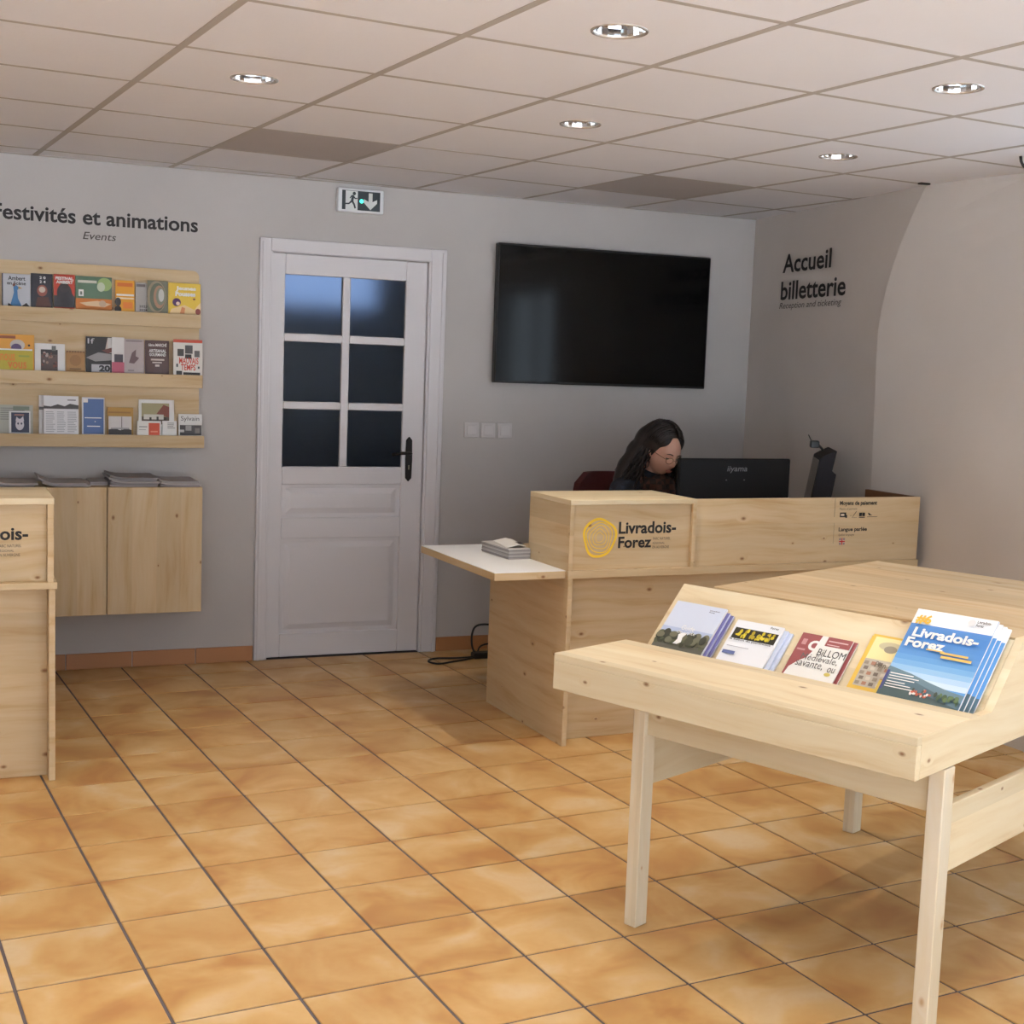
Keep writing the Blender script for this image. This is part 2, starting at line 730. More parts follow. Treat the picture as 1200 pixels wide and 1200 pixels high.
def clear_glass():
    a = NT('window_glass')
    tr = a.n('ShaderNodeBsdfTransparent')
    gl = a.n('ShaderNodeBsdfGlossy', ins={'Roughness': .02})
    mx = a.n('ShaderNodeMixShader', ins={0: .06})
    a.l(tr.outputs[0], mx.inputs[1])
    a.l(gl.outputs[0], mx.inputs[2])
    out = [n for n in a.t.nodes if n.type == 'OUTPUT_MATERIAL'][0]
    a.l(mx.outputs[0], out.inputs[0])
    return a.m


GLASS = clear_glass()


def window(name, horiz, c, a0, a1, z0, z1, n, label):
    w = empty(name, (0, 0, 0), 0, label, None, None, 'structure')

    def bx_(nm, p0, p1, q0, q1, d, m):
        if horiz:
            box(nm, p0, p1, c - d, c + d, q0, q1, m, w, None, 0)
        else:
            box(nm, c - d, c + d, p0, p1, q0, q1, m, w, None, 0)
    bx_('window_frame', a0, a1, z0, z0 + .05, .03, DOORW)
    bx_('window_frame', a0, a1, z1 - .05, z1, .03, DOORW)
    for k in range(n + 1):
        x = a0 + (a1 - a0) * k / n
        x = min(max(x, a0 + .025), a1 - .025)
        bx_('window_frame', x - .025, x + .025, z0 + .05, z1 - .05, .03, DOORW)
    for k in range(n):
        bx_('pane', a0 + (a1 - a0) * k / n + .026, a0 + (a1 - a0) * (k + 1) / n - .026, z0 + .051, z1 - .051, .003, GLASS)
    return w


window('window_1', True, Y_FRONT - .10, WX0, WX1, WZ0, WZ1, 4, 'wide white framed shop window in the front wall')
window('window_2', False, 4.40, 2.30, 3.975, .85, 2.15, 2, 'white framed window in the side wall')


def portal(name, loc, rot, sx, sy):
    l = bpy.data.lights.new(name, 'AREA')
    l.shape = 'RECTANGLE'
    l.size, l.size_y = sx, sy
    l.cycles.is_portal = True
    o = bpy.data.objects.new(name, l)
    o.location = loc
    o.rotation_euler = rot
    COL.objects.link(o)


portal('daylight_opening', ((WX0 + WX1) / 2, Y_FRONT - .16, (WZ0 + WZ1) / 2), (R(90), 0, 0), WX1 - WX0, WZ1 - WZ0)
portal('daylight_opening', (4.48, 3.14, 1.5), (0, R(90), 0), 1.3, 1.67)

# unseen paving, added outside the shop window to bounce sunlight onto the ceiling
box('bounce_pavement', -14, 16, -16, Y_FRONT - .21, -.16, -.02, plain((168, 174, 182), .9, name='pale_paving'), None, None, 0)
tag(bpy.data.objects['bounce_pavement'], 'unseen pale paving added outside to bounce sunlight onto the ceiling', None, None, 'structure')

# ---- ceiling: slab, T-bars, panels
bm = bmesh.new()
add_box(bm, X_LEFT - .1, X_RIGHT + .3, Y_FRONT - .2, Y_BACK + .1, CEIL + .16, CEIL + .26)
ceiling = tag(finish(bm, 'ceiling', CEILM), 'suspended ceiling of square off-white panels in a beige grid', None, None, 'structure')
CT = R(5.2905)
cex, cey = Vector((cos(CT), sin(CT))), Vector((-sin(CT), cos(CT)))
CO = Vector((0.63825, 4.02099))
LAMPS_IN = [(1.623, 3.220), (0.918, 4.361), (2.120, 4.485), (2.799, 3.300), (3.280, 4.541)]
LAMPS_OUT = [(0.44, 3.11), (-0.28, 4.25), (-1.47, 4.14), (-0.75, 3.0), (2.93, 2.13), (1.74, 2.02), (0.55, 1.91), (-0.64, 1.80),
             (2.4, 0.9), (1.2, 0.8), (0.0, 0.7)]
LR = 0.070


def ccell(x, y):
    d = Vector((x, y)) - CO
    return math.floor(d.dot(cex) / .6), math.floor(d.dot(cey) / .6)


holes = {}
for p in LAMPS_IN + LAMPS_OUT:
    holes.setdefault(ccell(*p), p)
DARKC = {(1, 2), (4, 2)}
PZ = CEIL + .0012
XC1 = 4.262
for i in range(-8, 8):
    for j in range(-12, 6):
        c = CO + cex * (.6 * (i + .5)) + cey * (.6 * (j + .5))
        e = .2985
        q = [c + cex * (sx * e) + cey * (sy * e) for sx, sy in ((-1, -1), (1, -1), (1, 1), (-1, 1))]
        poly = clip_poly([tuple(p) for p in q], X_LEFT, XC1, Y_FRONT, Y_BACK)
        if len(poly) < 3:
            continue
        b = bmesh.new()
        if (i, j) in holes:
            h = holes[(i, j)]
            angs = [2 * pi * k / 28 for k in range(28)]
            angs += [math.atan2(p.y - h[1], p.x - h[0]) % (2 * pi) for p in q]
            angs.sort()
            n = len(angs)
            inner, outer = [], []
            for an in angs:
                d = Vector((cos(an), sin(an)))
                lx, ly = d.dot(cex), d.dot(cey)
                rel = Vector(h) - c
                hx, hy = rel.dot(cex), rel.dot(cey)
                ts = []
                if abs(lx) > 1e-6:
                    ts.append(((e if lx > 0 else -e) - hx) / lx)
                if abs(ly) > 1e-6:
                    ts.append(((e if ly > 0 else -e) - hy) / ly)
                t = min(v for v in ts if v > 0)
                inner.append(b.verts.new((h[0] + d.x * (LR + .001), h[1] + d.y * (LR + .001), PZ)))
                outer.append(b.verts.new((h[0] + d.x * t, h[1] + d.y * t, PZ)))
            for k in range(n):
                b.faces.new((inner[k], inner[(k + 1) % n], outer[(k + 1) % n], outer[k]))
        else:
            lo = [b.verts.new((p[0], p[1], PZ)) for p in poly]
            hi = [b.verts.new((p[0], p[1], PZ + .015)) for p in poly]
            b.faces.new(lo)
            b.faces.new(hi[::-1])
            for k in range(len(poly)):
                b.faces.new((lo[k], lo[(k + 1) % len(poly)], hi[(k + 1) % len(poly)], hi[k]))
        o = finish(b, 'ceiling_panel', GREYPANEL if (i, j) in DARKC else CEILM, ceiling)
        if (i, j) in DARKC:
            o['label'] = 'darker grey ceiling panel'


def cbar(p0, p1, z0, z1, w=.012):
    d = (p1 - p0).normalized()
    n = Vector((-d.y, d.x)) * w
    poly = [tuple(p0 - n), tuple(p1 - n), tuple(p1 + n), tuple(p0 + n)]
    poly = clip_poly(poly, X_LEFT, XC1, Y_FRONT, Y_BACK)
    if len(poly) < 3:
        return
    b = bmesh.new()
    add_prism(b, poly, 2, z0, z1)
    finish(b, 'ceiling_bar', TBAR, ceiling)


for i in range(-8, 9):
    p = CO + cex * (.6 * i)
    cbar(p - cey * 9, p + cey * 5, CEIL, CEIL + .0065)
for j in range(-12, 7):
    p = CO + cey * (.6 * j)
    cbar(p - cex * 8, p + cex * 8, CEIL + .0005, CEIL + .0065, .0105)
# wall angle along the back wall
box('wall_angle', X_LEFT, 4.24, Y_BACK - .022, Y_BACK, CEIL - .001, CEIL + .004, TBAR, ceiling, None, 0)
# small black block as a dark spot where the panels meet the side wall
q = at_z(1084, 216, CEIL - .004)
box('dark_spot_block', q.x - .03, q.x + .02, q.y - .012, q.y + .012, CEIL - .006, CEIL + .003, BLACKP, ceiling, None, 0)

# ---- tiled skirting on the back wall
bs = empty('baseboard_back', (0, 0, 0), 0, 'terracotta skirting tiles along the back wall', None, None, 'structure')
edges = [-3.39 + .305 * k for k in range(13)]
edges = [x for x in edges if x < .2] + [.232, .534, .841, 1.144, 1.430]
for a, b2 in zip(edges, edges[1:]):
    box('skirting_tile', a + .002, b2 - .002, Y_BACK - .010, Y_BACK, .0005, .076, SKIRT, bs, None, .0015)
edges = [2.402 + .300 * k for k in range(7)] + [4.24]
for a, b2 in zip(edges, edges[1:]):
    box('skirting_tile', a + .002, b2 - .002, Y_BACK - .010, Y_BACK, .0005, .074, SKIRT, bs, None, .0015)

# ---- door casing and door
tr = empty('trim_1', (0, 0, 0), 0, 'white painted door casing', None, None, 'structure')
for a, b2 in ((1.431, 1.487), (2.315, 2.398)):
    box('casing_upright', a, b2, Y_BACK - .018, Y_BACK - .0005, 0.001, 2.096, DOORW, tr, None, .003)
    m0, m1 = (a + .012, a + .026) if a < 2 else (b2 - .026, b2 - .012)
    box('casing_moulding', m0, m1, Y_BACK - .025, Y_BACK - .018, 0.001, 2.080, DOORW, tr, None, .002)
box('casing_head', 1.487, 2.315, Y_BACK - .018, Y_BACK - .0005, 2.032, 2.096, DOORW, tr, None, .003)
for a, b2 in ((1.487, 1.497), (2.306, 2.315)):
    box('door_stop', a, b2, Y_BACK - .008, Y_BACK + .1, 0.001, 2.036, DOORW, tr, None, 0)
box('door_stop', 1.497, 2.306, Y_BACK - .008, Y_BACK + .1, 2.030, 2.036, DOORW, tr, None, 0)

door = empty('door_1', (1.901, Y_BACK, 0), 0, 'white half-glazed panel door with six small panes', None, None, 'structure')
DY0, DY1 = .012, .050


def dpart(nm, x0, x1, z0, z1, y0=DY0, y1=DY1, m=DOORW, bev=.003):
    return box(nm, x0 - 1.901, x1 - 1.901, y0, y1, z0, z1, m, door, None, bev)


dpart('door_stile', 1.499, 1.565, .006, 2.028)
dpart('door_stile', 2.190, 2.304, .006, 2.028)
for z0, z1 in ((1.928, 2.028), (.887, .977), (.612, .718), (.006, .125)):
    dpart('door_rail', 1.565, 2.190, z0, z1)
for z0, z1 in ((1.600, 1.640), (1.265, 1.303)):
    for x0, x1 in ((1.565, 1.859), (1.899, 2.190)):
        dpart('glazing_bar', x0, x1, z0, z1)
dpart('glazing_bar', 1.859, 1.899, .977, 1.928)
a = NT('obscure_glass')
a.b.inputs['Base Color'].default_value = rgb(150, 165, 190)
a.b.inputs['Roughness'].default_value = .28
a.b.inputs['IOR'].default_value = 1.25
a.b.inputs['Transmission Weight'].default_value = 1.0
OBSC = a.m
for z0, z1 in ((1.640, 1.928), (1.303, 1.600), (.977, 1.265)):
    for x0, x1 in ((1.565, 1.859), (1.899, 2.190)):
        dpart('pane', x0, x1, z0, z1, .028, .033, OBSC, 0)
for z0, z1 in ((.718, .887), (.125, .612)):
    f = dpart('door_panel', 1.565, 2.190, z0, z1, .026, .040, DOORW, 0)
    b = bmesh.new()
    x0, x1 = 1.565 - 1.901 + .022, 2.190 - 1.901 - .022
    lo = [(x0, .026, z0 + .02), (x1, .026, z0 + .02), (x1, .026, z1 - .02), (x0, .026, z1 - .02)]
    s = .028
    hi = [(x0 + s, .016, z0 + .02 + s), (x1 - s, .016, z0 + .02 + s), (x1 - s, .016, z1 - .02 - s), (x0 + s, .016, z1 - .02 - s)]
    L = [b.verts.new(p) for p in lo]
    H = [b.verts.new(p) for p in hi]
    b.faces.new(H)
    for k in range(4):
        b.faces.new((L[k], L[(k + 1) % 4], H[(k + 1) % 4], H[k]))
    finish(b, 'raised_field', DOORW, f)
# handle: long dark plate, lever and keyhole
hx = 2.228 - 1.901
hp = prism('handle_plate', [(hx - .016, .920), (hx, .902), (hx + .016, .920), (hx + .018, 1.02), (hx + .016, 1.118), (hx, 1.136), (hx - .016, 1.118), (hx - .018, 1.02)], 1, .002, .0118, DARKIRON, door, None, .002)
hp['label'] = 'long dark iron handle plate'
tube('lever', smooth_path([(hx, .002, 1.048), (hx, -.030, 1.050), (hx - .015, -.045, 1.052), (hx - .06, -.047, 1.052), (hx - .105, -.044, 1.046)]), .008, DARKIRON, hp)
bm = bmesh.new()
add_box(bm, hx - .003, hx + .003, .0006, .0022, .965, .988)
finish(bm, 'keyhole', plain((150, 140, 120), .4, .8), hp)

# ---- dim corridor behind the door, with a lit transom window
CORR = plain((128, 134, 148), .9, name='dim_corridor_paint')
bm = bmesh.new()
add_box(bm, .9, 1.0, Y_BACK + .121, 8.6, -.02, 2.55)
add_box(bm, 3.1, 3.2, Y_BACK + .121, 8.6, -.02, 2.55)
add_box(bm, .9, 3.2, 8.6, 8.7, -.02, 2.55)
add_box(bm, .9, 3.2, Y_BACK + .121, 8.7, 2.551, 2.65)
add_box(bm, .9, 3.2, Y_BACK + .121, 8.7, -.1, -.021)
tag(finish(bm, 'wall_corridor', CORR), 'dim blue-grey corridor seen through the door panes', None, None, 'structure')
w3 = empty('window_3', (0, 0, 0), 0, 'daylit transom window at the end of the corridor', None, None, 'structure')
box('pane', 1.90, 2.62, 8.58, 8.595, 1.86, 2.36, emis('daylit_pane', (178, 200, 228), 1.5), w3, None, 0)
for x0, x1, z0, z1 in ((1.85, 2.67, 1.81, 1.86), (1.85, 2.67, 2.36, 2.41), (1.85, 1.90, 1.86, 2.36), (2.62, 2.67, 1.86, 2.36)):
    box('window_frame', x0, x1, 8.56, 8.599, z0, z1, DOORW, w3, None, 0)

# ================================================================== LARGE FURNITURE
def at_plane(x, y, p, n):
    d = ray(x, y)
    p, n = Vector(p), Vector(n)
    return CAMP + d * ((p - CAMP).dot(n) / d.dot(n))


YELLOW = plain((244, 202, 48), .5)


def add_ring_logo(bm, cx, cy, r, mi):
    rr = random.Random(3)
    for rad, wd in ((1.0, .13), (.78, .05), (.60, .035), (.42, .03), (.25, .025)):
        n = 36
        ins, outs = [], []
        for k in range(n):
            an = 2 * pi * k / n
            wob = 1 + .05 * sin(3 * an + rad * 7) + .03 * sin(5 * an)
            ins.append(bm.verts.new((cx + cos(an) * r * (rad - wd) * wob, cy + sin(an) * r * (rad - wd) * wob * 1.05, .0001)))
            outs.append(bm.verts.new((cx + cos(an) * r * rad * wob, cy + sin(an) * r * rad * wob * 1.05, .0001)))
        for k in range(n):
            f = bm.faces.new((ins[k], outs[k], outs[(k + 1) % n], ins[(k + 1) % n]))
            f.material_index = mi


def logo(name, parent, mat_l, sc):
    """drawn in x/y with the top left of 'Livradois-' at the origin; sc = width of that word"""
    b = bmesh.new()
    add_text(b, 'Livradois-', 0, sc, -.185 * sc, 0, 0, .028, 0, 0)
    add_text(b, 'Forez', 0, .575 * sc, -.40 * sc, -.225 * sc, 0, .028, 0, 0)
    for k, t in enumerate(('PARC NATUREL', 'RÉGIONAL', 'EN AUVERGNE')):
        add_text(b, t, .60 * sc, (.60 + (.31, .21, .29)[k]) * sc, (-.285 - .065 * k) * sc, (-.245 - .065 * k) * sc, 0, .0, 0, 1)
    add_ring_logo(b, -.32 * sc, -.23 * sc, .285 * sc, 2)
    return plane_up(name, b, [BLACKT, GREYT, YELLOW], parent, mat_l)


# ---- reception desk
DR = R(2.0)
desk = empty('reception_desk', (2.290, 4.788, 0), DR, 'long pine reception desk with raised screen and a printed logo', 'desk')
DM = Matrix.Translation((2.290, 4.788, 0)) @ Matrix.Rotation(DR, 4, 'Z')
DMI = DM.inverted()
DLEN = 1.785


def desk_px(x, y, yl):
    n = DM.to_3x3() @ Vector((0, 1, 0))
    return DMI @ at_plane(x, y, DM @ Vector((0, yl, 0)), n)


box('side_panel', .000, .021, -.004, .752, .0005, .683, PINE, desk, 1)
box('side_panel', DLEN - .021, DLEN, .02, .752, .0005, .683, PINE, desk, 1)
box('front_panel', .021, DLEN - .021, .090, .109, .0005, .683, PINE, desk, 0)
box('inner_panel', .42, .44, .109, .74, .0005, .683, PINE, desk, 1)
box('worktop', 0.0, DLEN, .000, .815, .683, .714, PINE, desk, 0)
wing = box('wing_shelf', -.312, -.0005, .020, .815, .683, .7125, PINE, desk, 1)
box('white_laminate', -.311, -.0005, .021, .814, .7125, .7145, WHITEP, wing, None, 0)['label'] = 'white laminate surface'
# raised box with recessed, printed front
box('box_side', .000, .019, .000, .372, .7145, .979, PINE, desk, 1)
box('box_side', .571, .590, .000, .372, .7145, .979, PINE, desk, 1)
box('box_top', .000, .590, .000, .372, .979, .999, PINE_PALE, desk, 0)
bf = box('box_front', .019, .571, .016, .034, .7145, .979, PINE, desk, 0)
p0 = desk_px(725.5, 611.5, .0155)
p1 = desk_px(792.5, 613, .0155)
logo('printed_logo', desk, frame_matrix((p0.x, .0152, p0.z), (1, 0, 0), (0, 0, 1)), p1.x - p0.x)
# screen panel to the right, carrying the small notices
box('screen_panel', .590, DLEN, .012, .031, .7145, .997, PINE, desk, 0)
box('screen_end', DLEN - .019, DLEN, .031, .372, .7145, .997, plain((120, 84, 58), .6), desk, 1)  # pine end board; the shadow on it is put into the brown colour
b = bmesh.new()


def dn(x, y):
    p = desk_px(x, y, .0115)
    return p.x, p.z


x0, z0 = dn(984, 593)
x1, z1 = dn(1028, 586.5)
add_text(b, 'Moyens de paiement', x0, x1, z0 - .002, z1, 0, .03, 0, 0)
add_text(b, 'Means of payment', x0, x0 + .097, z0 - .020, z0 - .008, 0, 0, .2, 1)
x0b, z0b = dn(982.5, 624)
x1b, z1b = dn(1016, 617.5)
add_text(b, 'Langue parlée', x0b, x1b, z0b, z1b, 0, .03, 0, 0)
add_text(b, 'Spoken languages', x0b, x0b + .088, z0b - .018, z0b - .006, 0, 0, .2, 1)


def add_rect(bm, xa, xb, ya, yb, mi, z=0.0):
    f = bm.faces.new([bm.verts.new(p) for p in ((xa, ya, z), (xb, ya, z), (xb, yb, z), (xa, yb, z))])
    f.material_index = mi


xv, zv = dn(979, 584)
xv2, zv2 = dn(978.2, 606)
add_rect(b, xv - .0009, xv + .0009, zv2, zv, 0)
xv, zv = dn(977.6, 613)
xv2, zv2 = dn(977, 637)
add_rect(b, xv - .0006, xv + .0006, zv2, zv, 1)
# payment symbols: card, cheque with pen, banknotes, transfer line
cx, cz = dn(984, 607)
add_rect(b, cx, cx + .034, cz + .003, cz + .024, 0)
add_rect(b, cx + .006, cx + .024, cz + .009, cz + .018, 2, .0001)
add_rect(b, cx + .030, cx + .040, cz, cz + .013, 0)
add_rect(b, cx + .058, cx + .062, cz + .008, cz + .011, 0)
f = b.faces.new([b.verts.new(p) for p in ((cx + .068, cz + .004, 0), (cx + .071, cz + .004, 0), (cx + .092, cz + .028, 0), (cx + .088, cz + .028, 0))])
add_rect(b, cx + .066, cx + .094, cz, cz + .0012, 1)
for k in range(2):
    add_rect(b, cx + .106 + k * .017, cx + .121 + k * .017, cz + .006, cz + .022, 0)
add_rect(b, cx + .106, cx + .138, cz - .001, cz + .003, 1)
add_rect(b, cx + .150, cx + .208, cz + .002, cz + .004, 0)
f = b.faces.new([b.verts.new(p) for p in ((cx + .154, cz + .020, 0), (cx + .158, cz + .021, 0), (cx + .178, cz + .010, 0), (cx + .160, cz + .010, 0))])
# union flag
fx, fz = dn(983, 638.5)
add_rect(b, fx, fx + .031, fz, fz + .030, 3)
add_rect(b, fx, fx + .031, fz + .010, fz + .020, 2, .0001)
add_rect(b, fx + .0105, fx + .0205, fz, fz + .030, 2, .0001)
add_rect(b, fx, fx + .031, fz + .012, fz + .018, 4, .0002)
add_rect(b, fx + .0125, fx + .0185, fz, fz + .030, 4, .0002)
plane_up('printed_notice', b, [BLACKT, GREYT, plain((226, 206, 180), .6), plain((150, 130, 135), .6), plain((190, 40, 40), .6)], desk, frame_matrix((0, .0112, 0), (1, 0, 0), (0, 0, 1)))['label'] = 'black print on payment and spoken language with tiny flag'

# ---- counter at the left edge
lc = empty('display_counter', (-.42, 4.885, 0), 0, 'pine counter with a printed logo at the left edge of the floor', 'counter')
ox = .42


def lcb(nm, x0, x1, y0, y1, z0, z1, g, m=PINE, bev=.0015):
    return box(nm, x0 + ox, x1 + ox, y0, y1, z0, z1, m, lc, g, bev)


lcb('side_panel', .338, .360, .0, .62, .0005, .688, 1)
lcb('side_panel', -1.20, -1.178, .0, .62, .0005, .688, 1)
lcb('front_panel', -1.178, .338, .075, .094, .0005, .688, 0)
lcb('worktop', -1.20, .366, -.006, .66, .688, .712, 0)
lcb('box_side', .334, .355, .0, .40, .712, .984, 1)
lcb('box_side', -.255, -.236, .0, .40, .712, .984, 1)
lcb('box_top', -.255, .356, .0, .40, .984, 1.006, 0, PINE_PALE)
lcb('box_front', -.236, .334, .030, .048, .712, .984, 0)
lcb('screen_panel', -1.20, -.255, .030, .049, .712, .99, 0)
p0 = at_y(-57, 614, 4.885 + .0295)
p1 = at_y(33, 617.5, 4.885 + .0295)
logo('printed_logo', lc, frame_matrix((p0.x + ox, .0292, p1.z), (1, 0, 0), (0, 0, 1)), p1.x - p0.x)

# ---- display table
TR = R(-67.0)
TO = (1.524, 3.254, 0)
table = empty('display_table', TO, TR, 'pale spruce display table with low front ledge and sloping brochure rest', 'table')
TM = Matrix.Translation(TO) @ Matrix.Rotation(TR, 4, 'Z')
TW = 1.067
box('front_board', 0, TW, 0, .020, .652, .730, PINE_PALE, table, 0)
box('ledge_top', 0, TW, 0, .307, .730, .750, PINE_PALE, table, 0)
box('ledge_end', 0, .020, .020, .307, .652, .730, PINE_PALE, table, 1)
prism('side_panel', [(.020, .654), (.020, .7495), (.3185, .7495), (.365, .7495), (.514, .9045), (1.47, .9045), (1.47, .668)], 0, TW - .021, TW + .0005, PINE_PALE, table, 1, 0)
# sloping rest: runs down behind the ledge
sl = lambda s, d: (.360 + s * .7071 + d * .7071, .75 + s * .7071 - d * .7071)
prism('sloping_rest', [sl(-.090, 0), sl(.212, 0), sl(.212, .018), sl(-.090, .018)], 0, .046, TW - .022, PINE_PALE, table, 0, 0)
prism('pocket_base', [sl(-.088, -.038), sl(-.088, -.0005), sl(-.076, -.0005), sl(-.076, -.038)], 0, .046, TW - .022, PINE_PALE, table, 0, 0)
box('table_top', .140, TW - .0215, .526, 1.475, .884, .9035, PINE, table, 0)
box('side_panel', .140, .160, .528, 1.47, .668, .8835, PINE_PALE, table, 1)
box('back_panel', .160, TW - .0215, 1.45, 1.47, .668, .8835, PINE_PALE, table, 0)
for (x0, x1), (y0, y1), h0, h1 in (((.171, .211), (.142, .192), .652, .7295), ((1.028, 1.0675), (.142, .192), .652, .7295), ((.171, .211), (1.300, 1.352), .668, .883), ((1.028, 1.0675), (1.300, 1.352), .668, .883)):
    box('leg', x0, x1, y0, y1, .0005, h0 - .0005 if x0 > 1 else h1, LEGW, table, 2, .002)
box('apron', .211, 1.0275, .155, .175, .542, .7295, PINE_PALE, table, 0)
box('side_stretcher', .176, .196, .192, 1.300, .392, .545, PINE_PALE, table, 1)
box('side_stretcher', 1.046, 1.067, .192, 1.300, .402, .562, PINE_PALE, table, 1)
box('back_apron', .211, 1.0275, 1.315, 1.335, .542, .667, PINE_PALE, table, 0)

# ---- wall cabinet
CY0 = Y_BACK - .30
cab = empty('wall_cabinet', (.50, Y_BACK, .31), 0, 'pine two-door wall cabinet hung below the brochure rack', 'cabinet')


def cb_(nm, x0, x1, y0, y1, z0, z1, g, bev=.0015):
    return box(nm, x0 - .50, x1 - .50, y0 - Y_BACK, y1 - Y_BACK, z0 - .31, z1 - .31, PINE, cab, g, bev)


cb_('body', -.18, 1.108, CY0 + .021, Y_BACK, .318, .886, 0)
cb_('cabinet_top', -.18, 1.118, CY0 + .0195, Y_BACK, .886, .9035, 0)
cb_('door', .692, 1.118, CY0, CY0 + .019, .316, .9035, 2)
cb_('door', .258, .687, CY0, CY0 + .019, .316, .9035, 2)
cb_('door', -.18, .253, CY0, CY0 + .019, .316, .9035, 2)

# ---- wall rack
rk = empty('brochure_rack', (.40, Y_BACK, 1.05), 0, 'pine wall rack with three brochure ledges', 'rack')
RX = -.55


def rb(nm, x0, x1, y0, y1, z0, z1, g=0, p=None):
    return box(nm, x0 - .40, x1 - .40, y0 - Y_BACK, y1 - Y_BACK, z0 - 1.05, z1 - 1.05, PINE, p or rk, g)


cr = .03
top = 1.914
pts = [(RX - .4, 1.075 - 1.05), (1.147 - .4, 1.075 - 1.05), (1.140 - .4, top - cr - 1.05)]
for k in range(1, 5):
    an = pi / 2 * k / 4
    pts.append((1.140 - cr + cr * cos(an) - .4, top - cr + cr * sin(an) - 1.05))
pts += [(RX - .4, top - 1.05)]
prism('backboard', pts, 1, -.020, -.0005, PINE, rk, 0)
LEDGES = []
for (xa, ya), (xb, yb) in (((235.5, 368), (236, 384)), ((237.5, 439), (238, 454)), ((239.3, 510), (239.3, 524))):
    a_, b_ = at_y(xa, ya, 6.525), at_y(xb, yb, 6.525)
    zt, zb = a_.z - .004, b_.z - .004
    LEDGES.append((zt, zb))
    s = rb('ledge', RX, a_.x - .002, 6.538, 6.600, zb, zb + .014)
    rb('lip', RX, a_.x, 6.522, 6.538, zb - .001, zt, 0, s)

# ---- television
tv = empty('television', (3.295, Y_BACK, 1.79), 0, 'large black flat television mounted on the back wall', 'television')
box('casing', -.636, .636, -.068, -.030, -.361, .361, BLACKP, tv, None, .004)
box('screen', -.626, .626, -.0695, -.068, -.348, .351, plain((7, 7, 8), .10, 0.0, .28, 'black_screen'), tv, None, 0)
box('wall_bracket', -.2, .2, -.030, -.0005, -.2, .2, BLACKP, tv, None, 0)

# ---- emergency exit sign
ex = empty('exit_sign', (1.927, Y_BACK, 2.305), 0, 'emergency exit sign with running figure above the door', 'sign')
box('sign_case', -.118, .118, -.038, -.0005, -.058, .058, plain((226, 228, 230), .4), ex, None, .005)
b = bmesh.new()
add_rect(b, -.098, .098, -.047, .047, 0, 0)
add_rect(b, -.080, -.018, -.047, .045, 1, .0003)
fig = [(-.046, .026), (-.052, .022), (-.060, .010), (-.056, .008), (-.050, .016), (-.053, -.002), (-.064, -.014), (-.084, -.016), (-.084, -.022), (-.062, -.021), (-.048, -.010), (-.040, -.022), (-.034, -.040), (-.026, -.038), (-.032, -.018), (-.040, -.004), (-.038, .010), (-.030, .006), (-.020, .008), (-.020, .013), (-.030, .012), (-.038, .024)]
f = b.faces.new([b.verts.new((x, y, .0006)) for x, y in fig])
n = 14
f = b.faces.new([b.verts.new((-.036 + .0085 * cos(2 * pi * k / n), .033 + .0085 * sin(2 * pi * k / n), .0006)) for k in range(n)])
arrow = [(.038, .038), (.038, -.006), (.016, -.006), (.016, .006), (.048, -.042), (.080, .006), (.080, -.006), (.058, -.006), (.058, .038)]
arrow = [(.038, .040), (.038, -.002), (.014, .010), (.014, -.008), (.048, -.042), (.082, -.008), (.082, .010), (.058, -.002), (.058, .040)]
f = b.faces.new([b.verts.new((x, y, .0004)) for x, y in arrow])
f.material_index = 1
plane_up('pictogram', b, [plain((40, 52, 58), .4), plain((224, 228, 226), .45)], ex, frame_matrix((0, -.0386, 0), (1, 0, 0), (0, 0, 1)))['label'] = 'white figure and downward arrow on dark panel'
bm = bmesh.new()
add_lathe(bm, [(.010, 0), (.009, .002), (.005, .004), (.0005, .005)], 14)
o = finish(bm, 'indicator_light', emis('green_indicator', (70, 235, 205), 2.5), ex)
o.rotation_euler = (R(90), 0, 0)
o.location = (.002, -.0392, -.002)
o['label'] = 'glowing green indicator'

# ---- switch plates
for k, x in enumerate((2.566, 2.660, 2.756)):
    sw = empty('wall_switch', (x, Y_BACK, 1.176), 0, ['leftmost white switch plate in the row of three under the television', 'middle white switch plate in the row of three under the television', 'rightmost white switch plate in the row of three under the television'][k], 'switch', 'switch plates by the door')
    box('plate', -.041, .041, -.009, -.0005, -.041, .041, plain((204, 199, 198), .5), sw, None, .003)
    box('rocker', -.026, .026, -.013, -.009, -.026, .026, plain((208, 203, 202), .45), sw, None, .002)

# ---- lettering on the walls
lt = empty('wall_lettering', (.58, Y_BACK - .001, 2.03), 0, 'black lettering Festivités et animations on the back wall', 'lettering')


def line_at(parent, origin, body, pxs, Y, bold, italic, mat, nm):
    (xa, ya), (xb, yb) = pxs
    A, B = at_y(xa, ya, Y), at_y(xb, yb, Y)
    b = bmesh.new()
    add_text(b, body, A.x - origin[0], B.x - origin[0], min(A.z, B.z) - origin[2], max(A.z, B.z) - origin[2], 0, bold, italic)
    return plane_up(nm, b, mat, parent, frame_matrix((0, 0, 0), (1, 0, 0), (0, 0, 1)))


b = bmesh.new()
x1 = at_y(232, 262, Y_BACK).x
x0 = at_y(12, 256, Y_BACK).x
# full words end at x1; the first letter lies just outside the frame's edge
add_text(b, 'Festivités et animations', .219 - .58, x1 - .58, 2.096 - 2.03, 2.166 - 2.03, 0, .022)
words_up('title_word', b, BLACKT, lt, frame_matrix((0, 0, 0), (1, 0, 0), (0, 0, 1)))
b = bmesh.new()
add_text(b, 'Events', .609 - .58, .758 - .58, 2.030 - 2.03, 2.064 - 2.03, 0, .004, .22)
plane_up('translation_line', b, GREYT, lt, frame_matrix((0, 0, 0), (1, 0, 0), (0, 0, 1)))['label'] = 'thin grey italic Events'

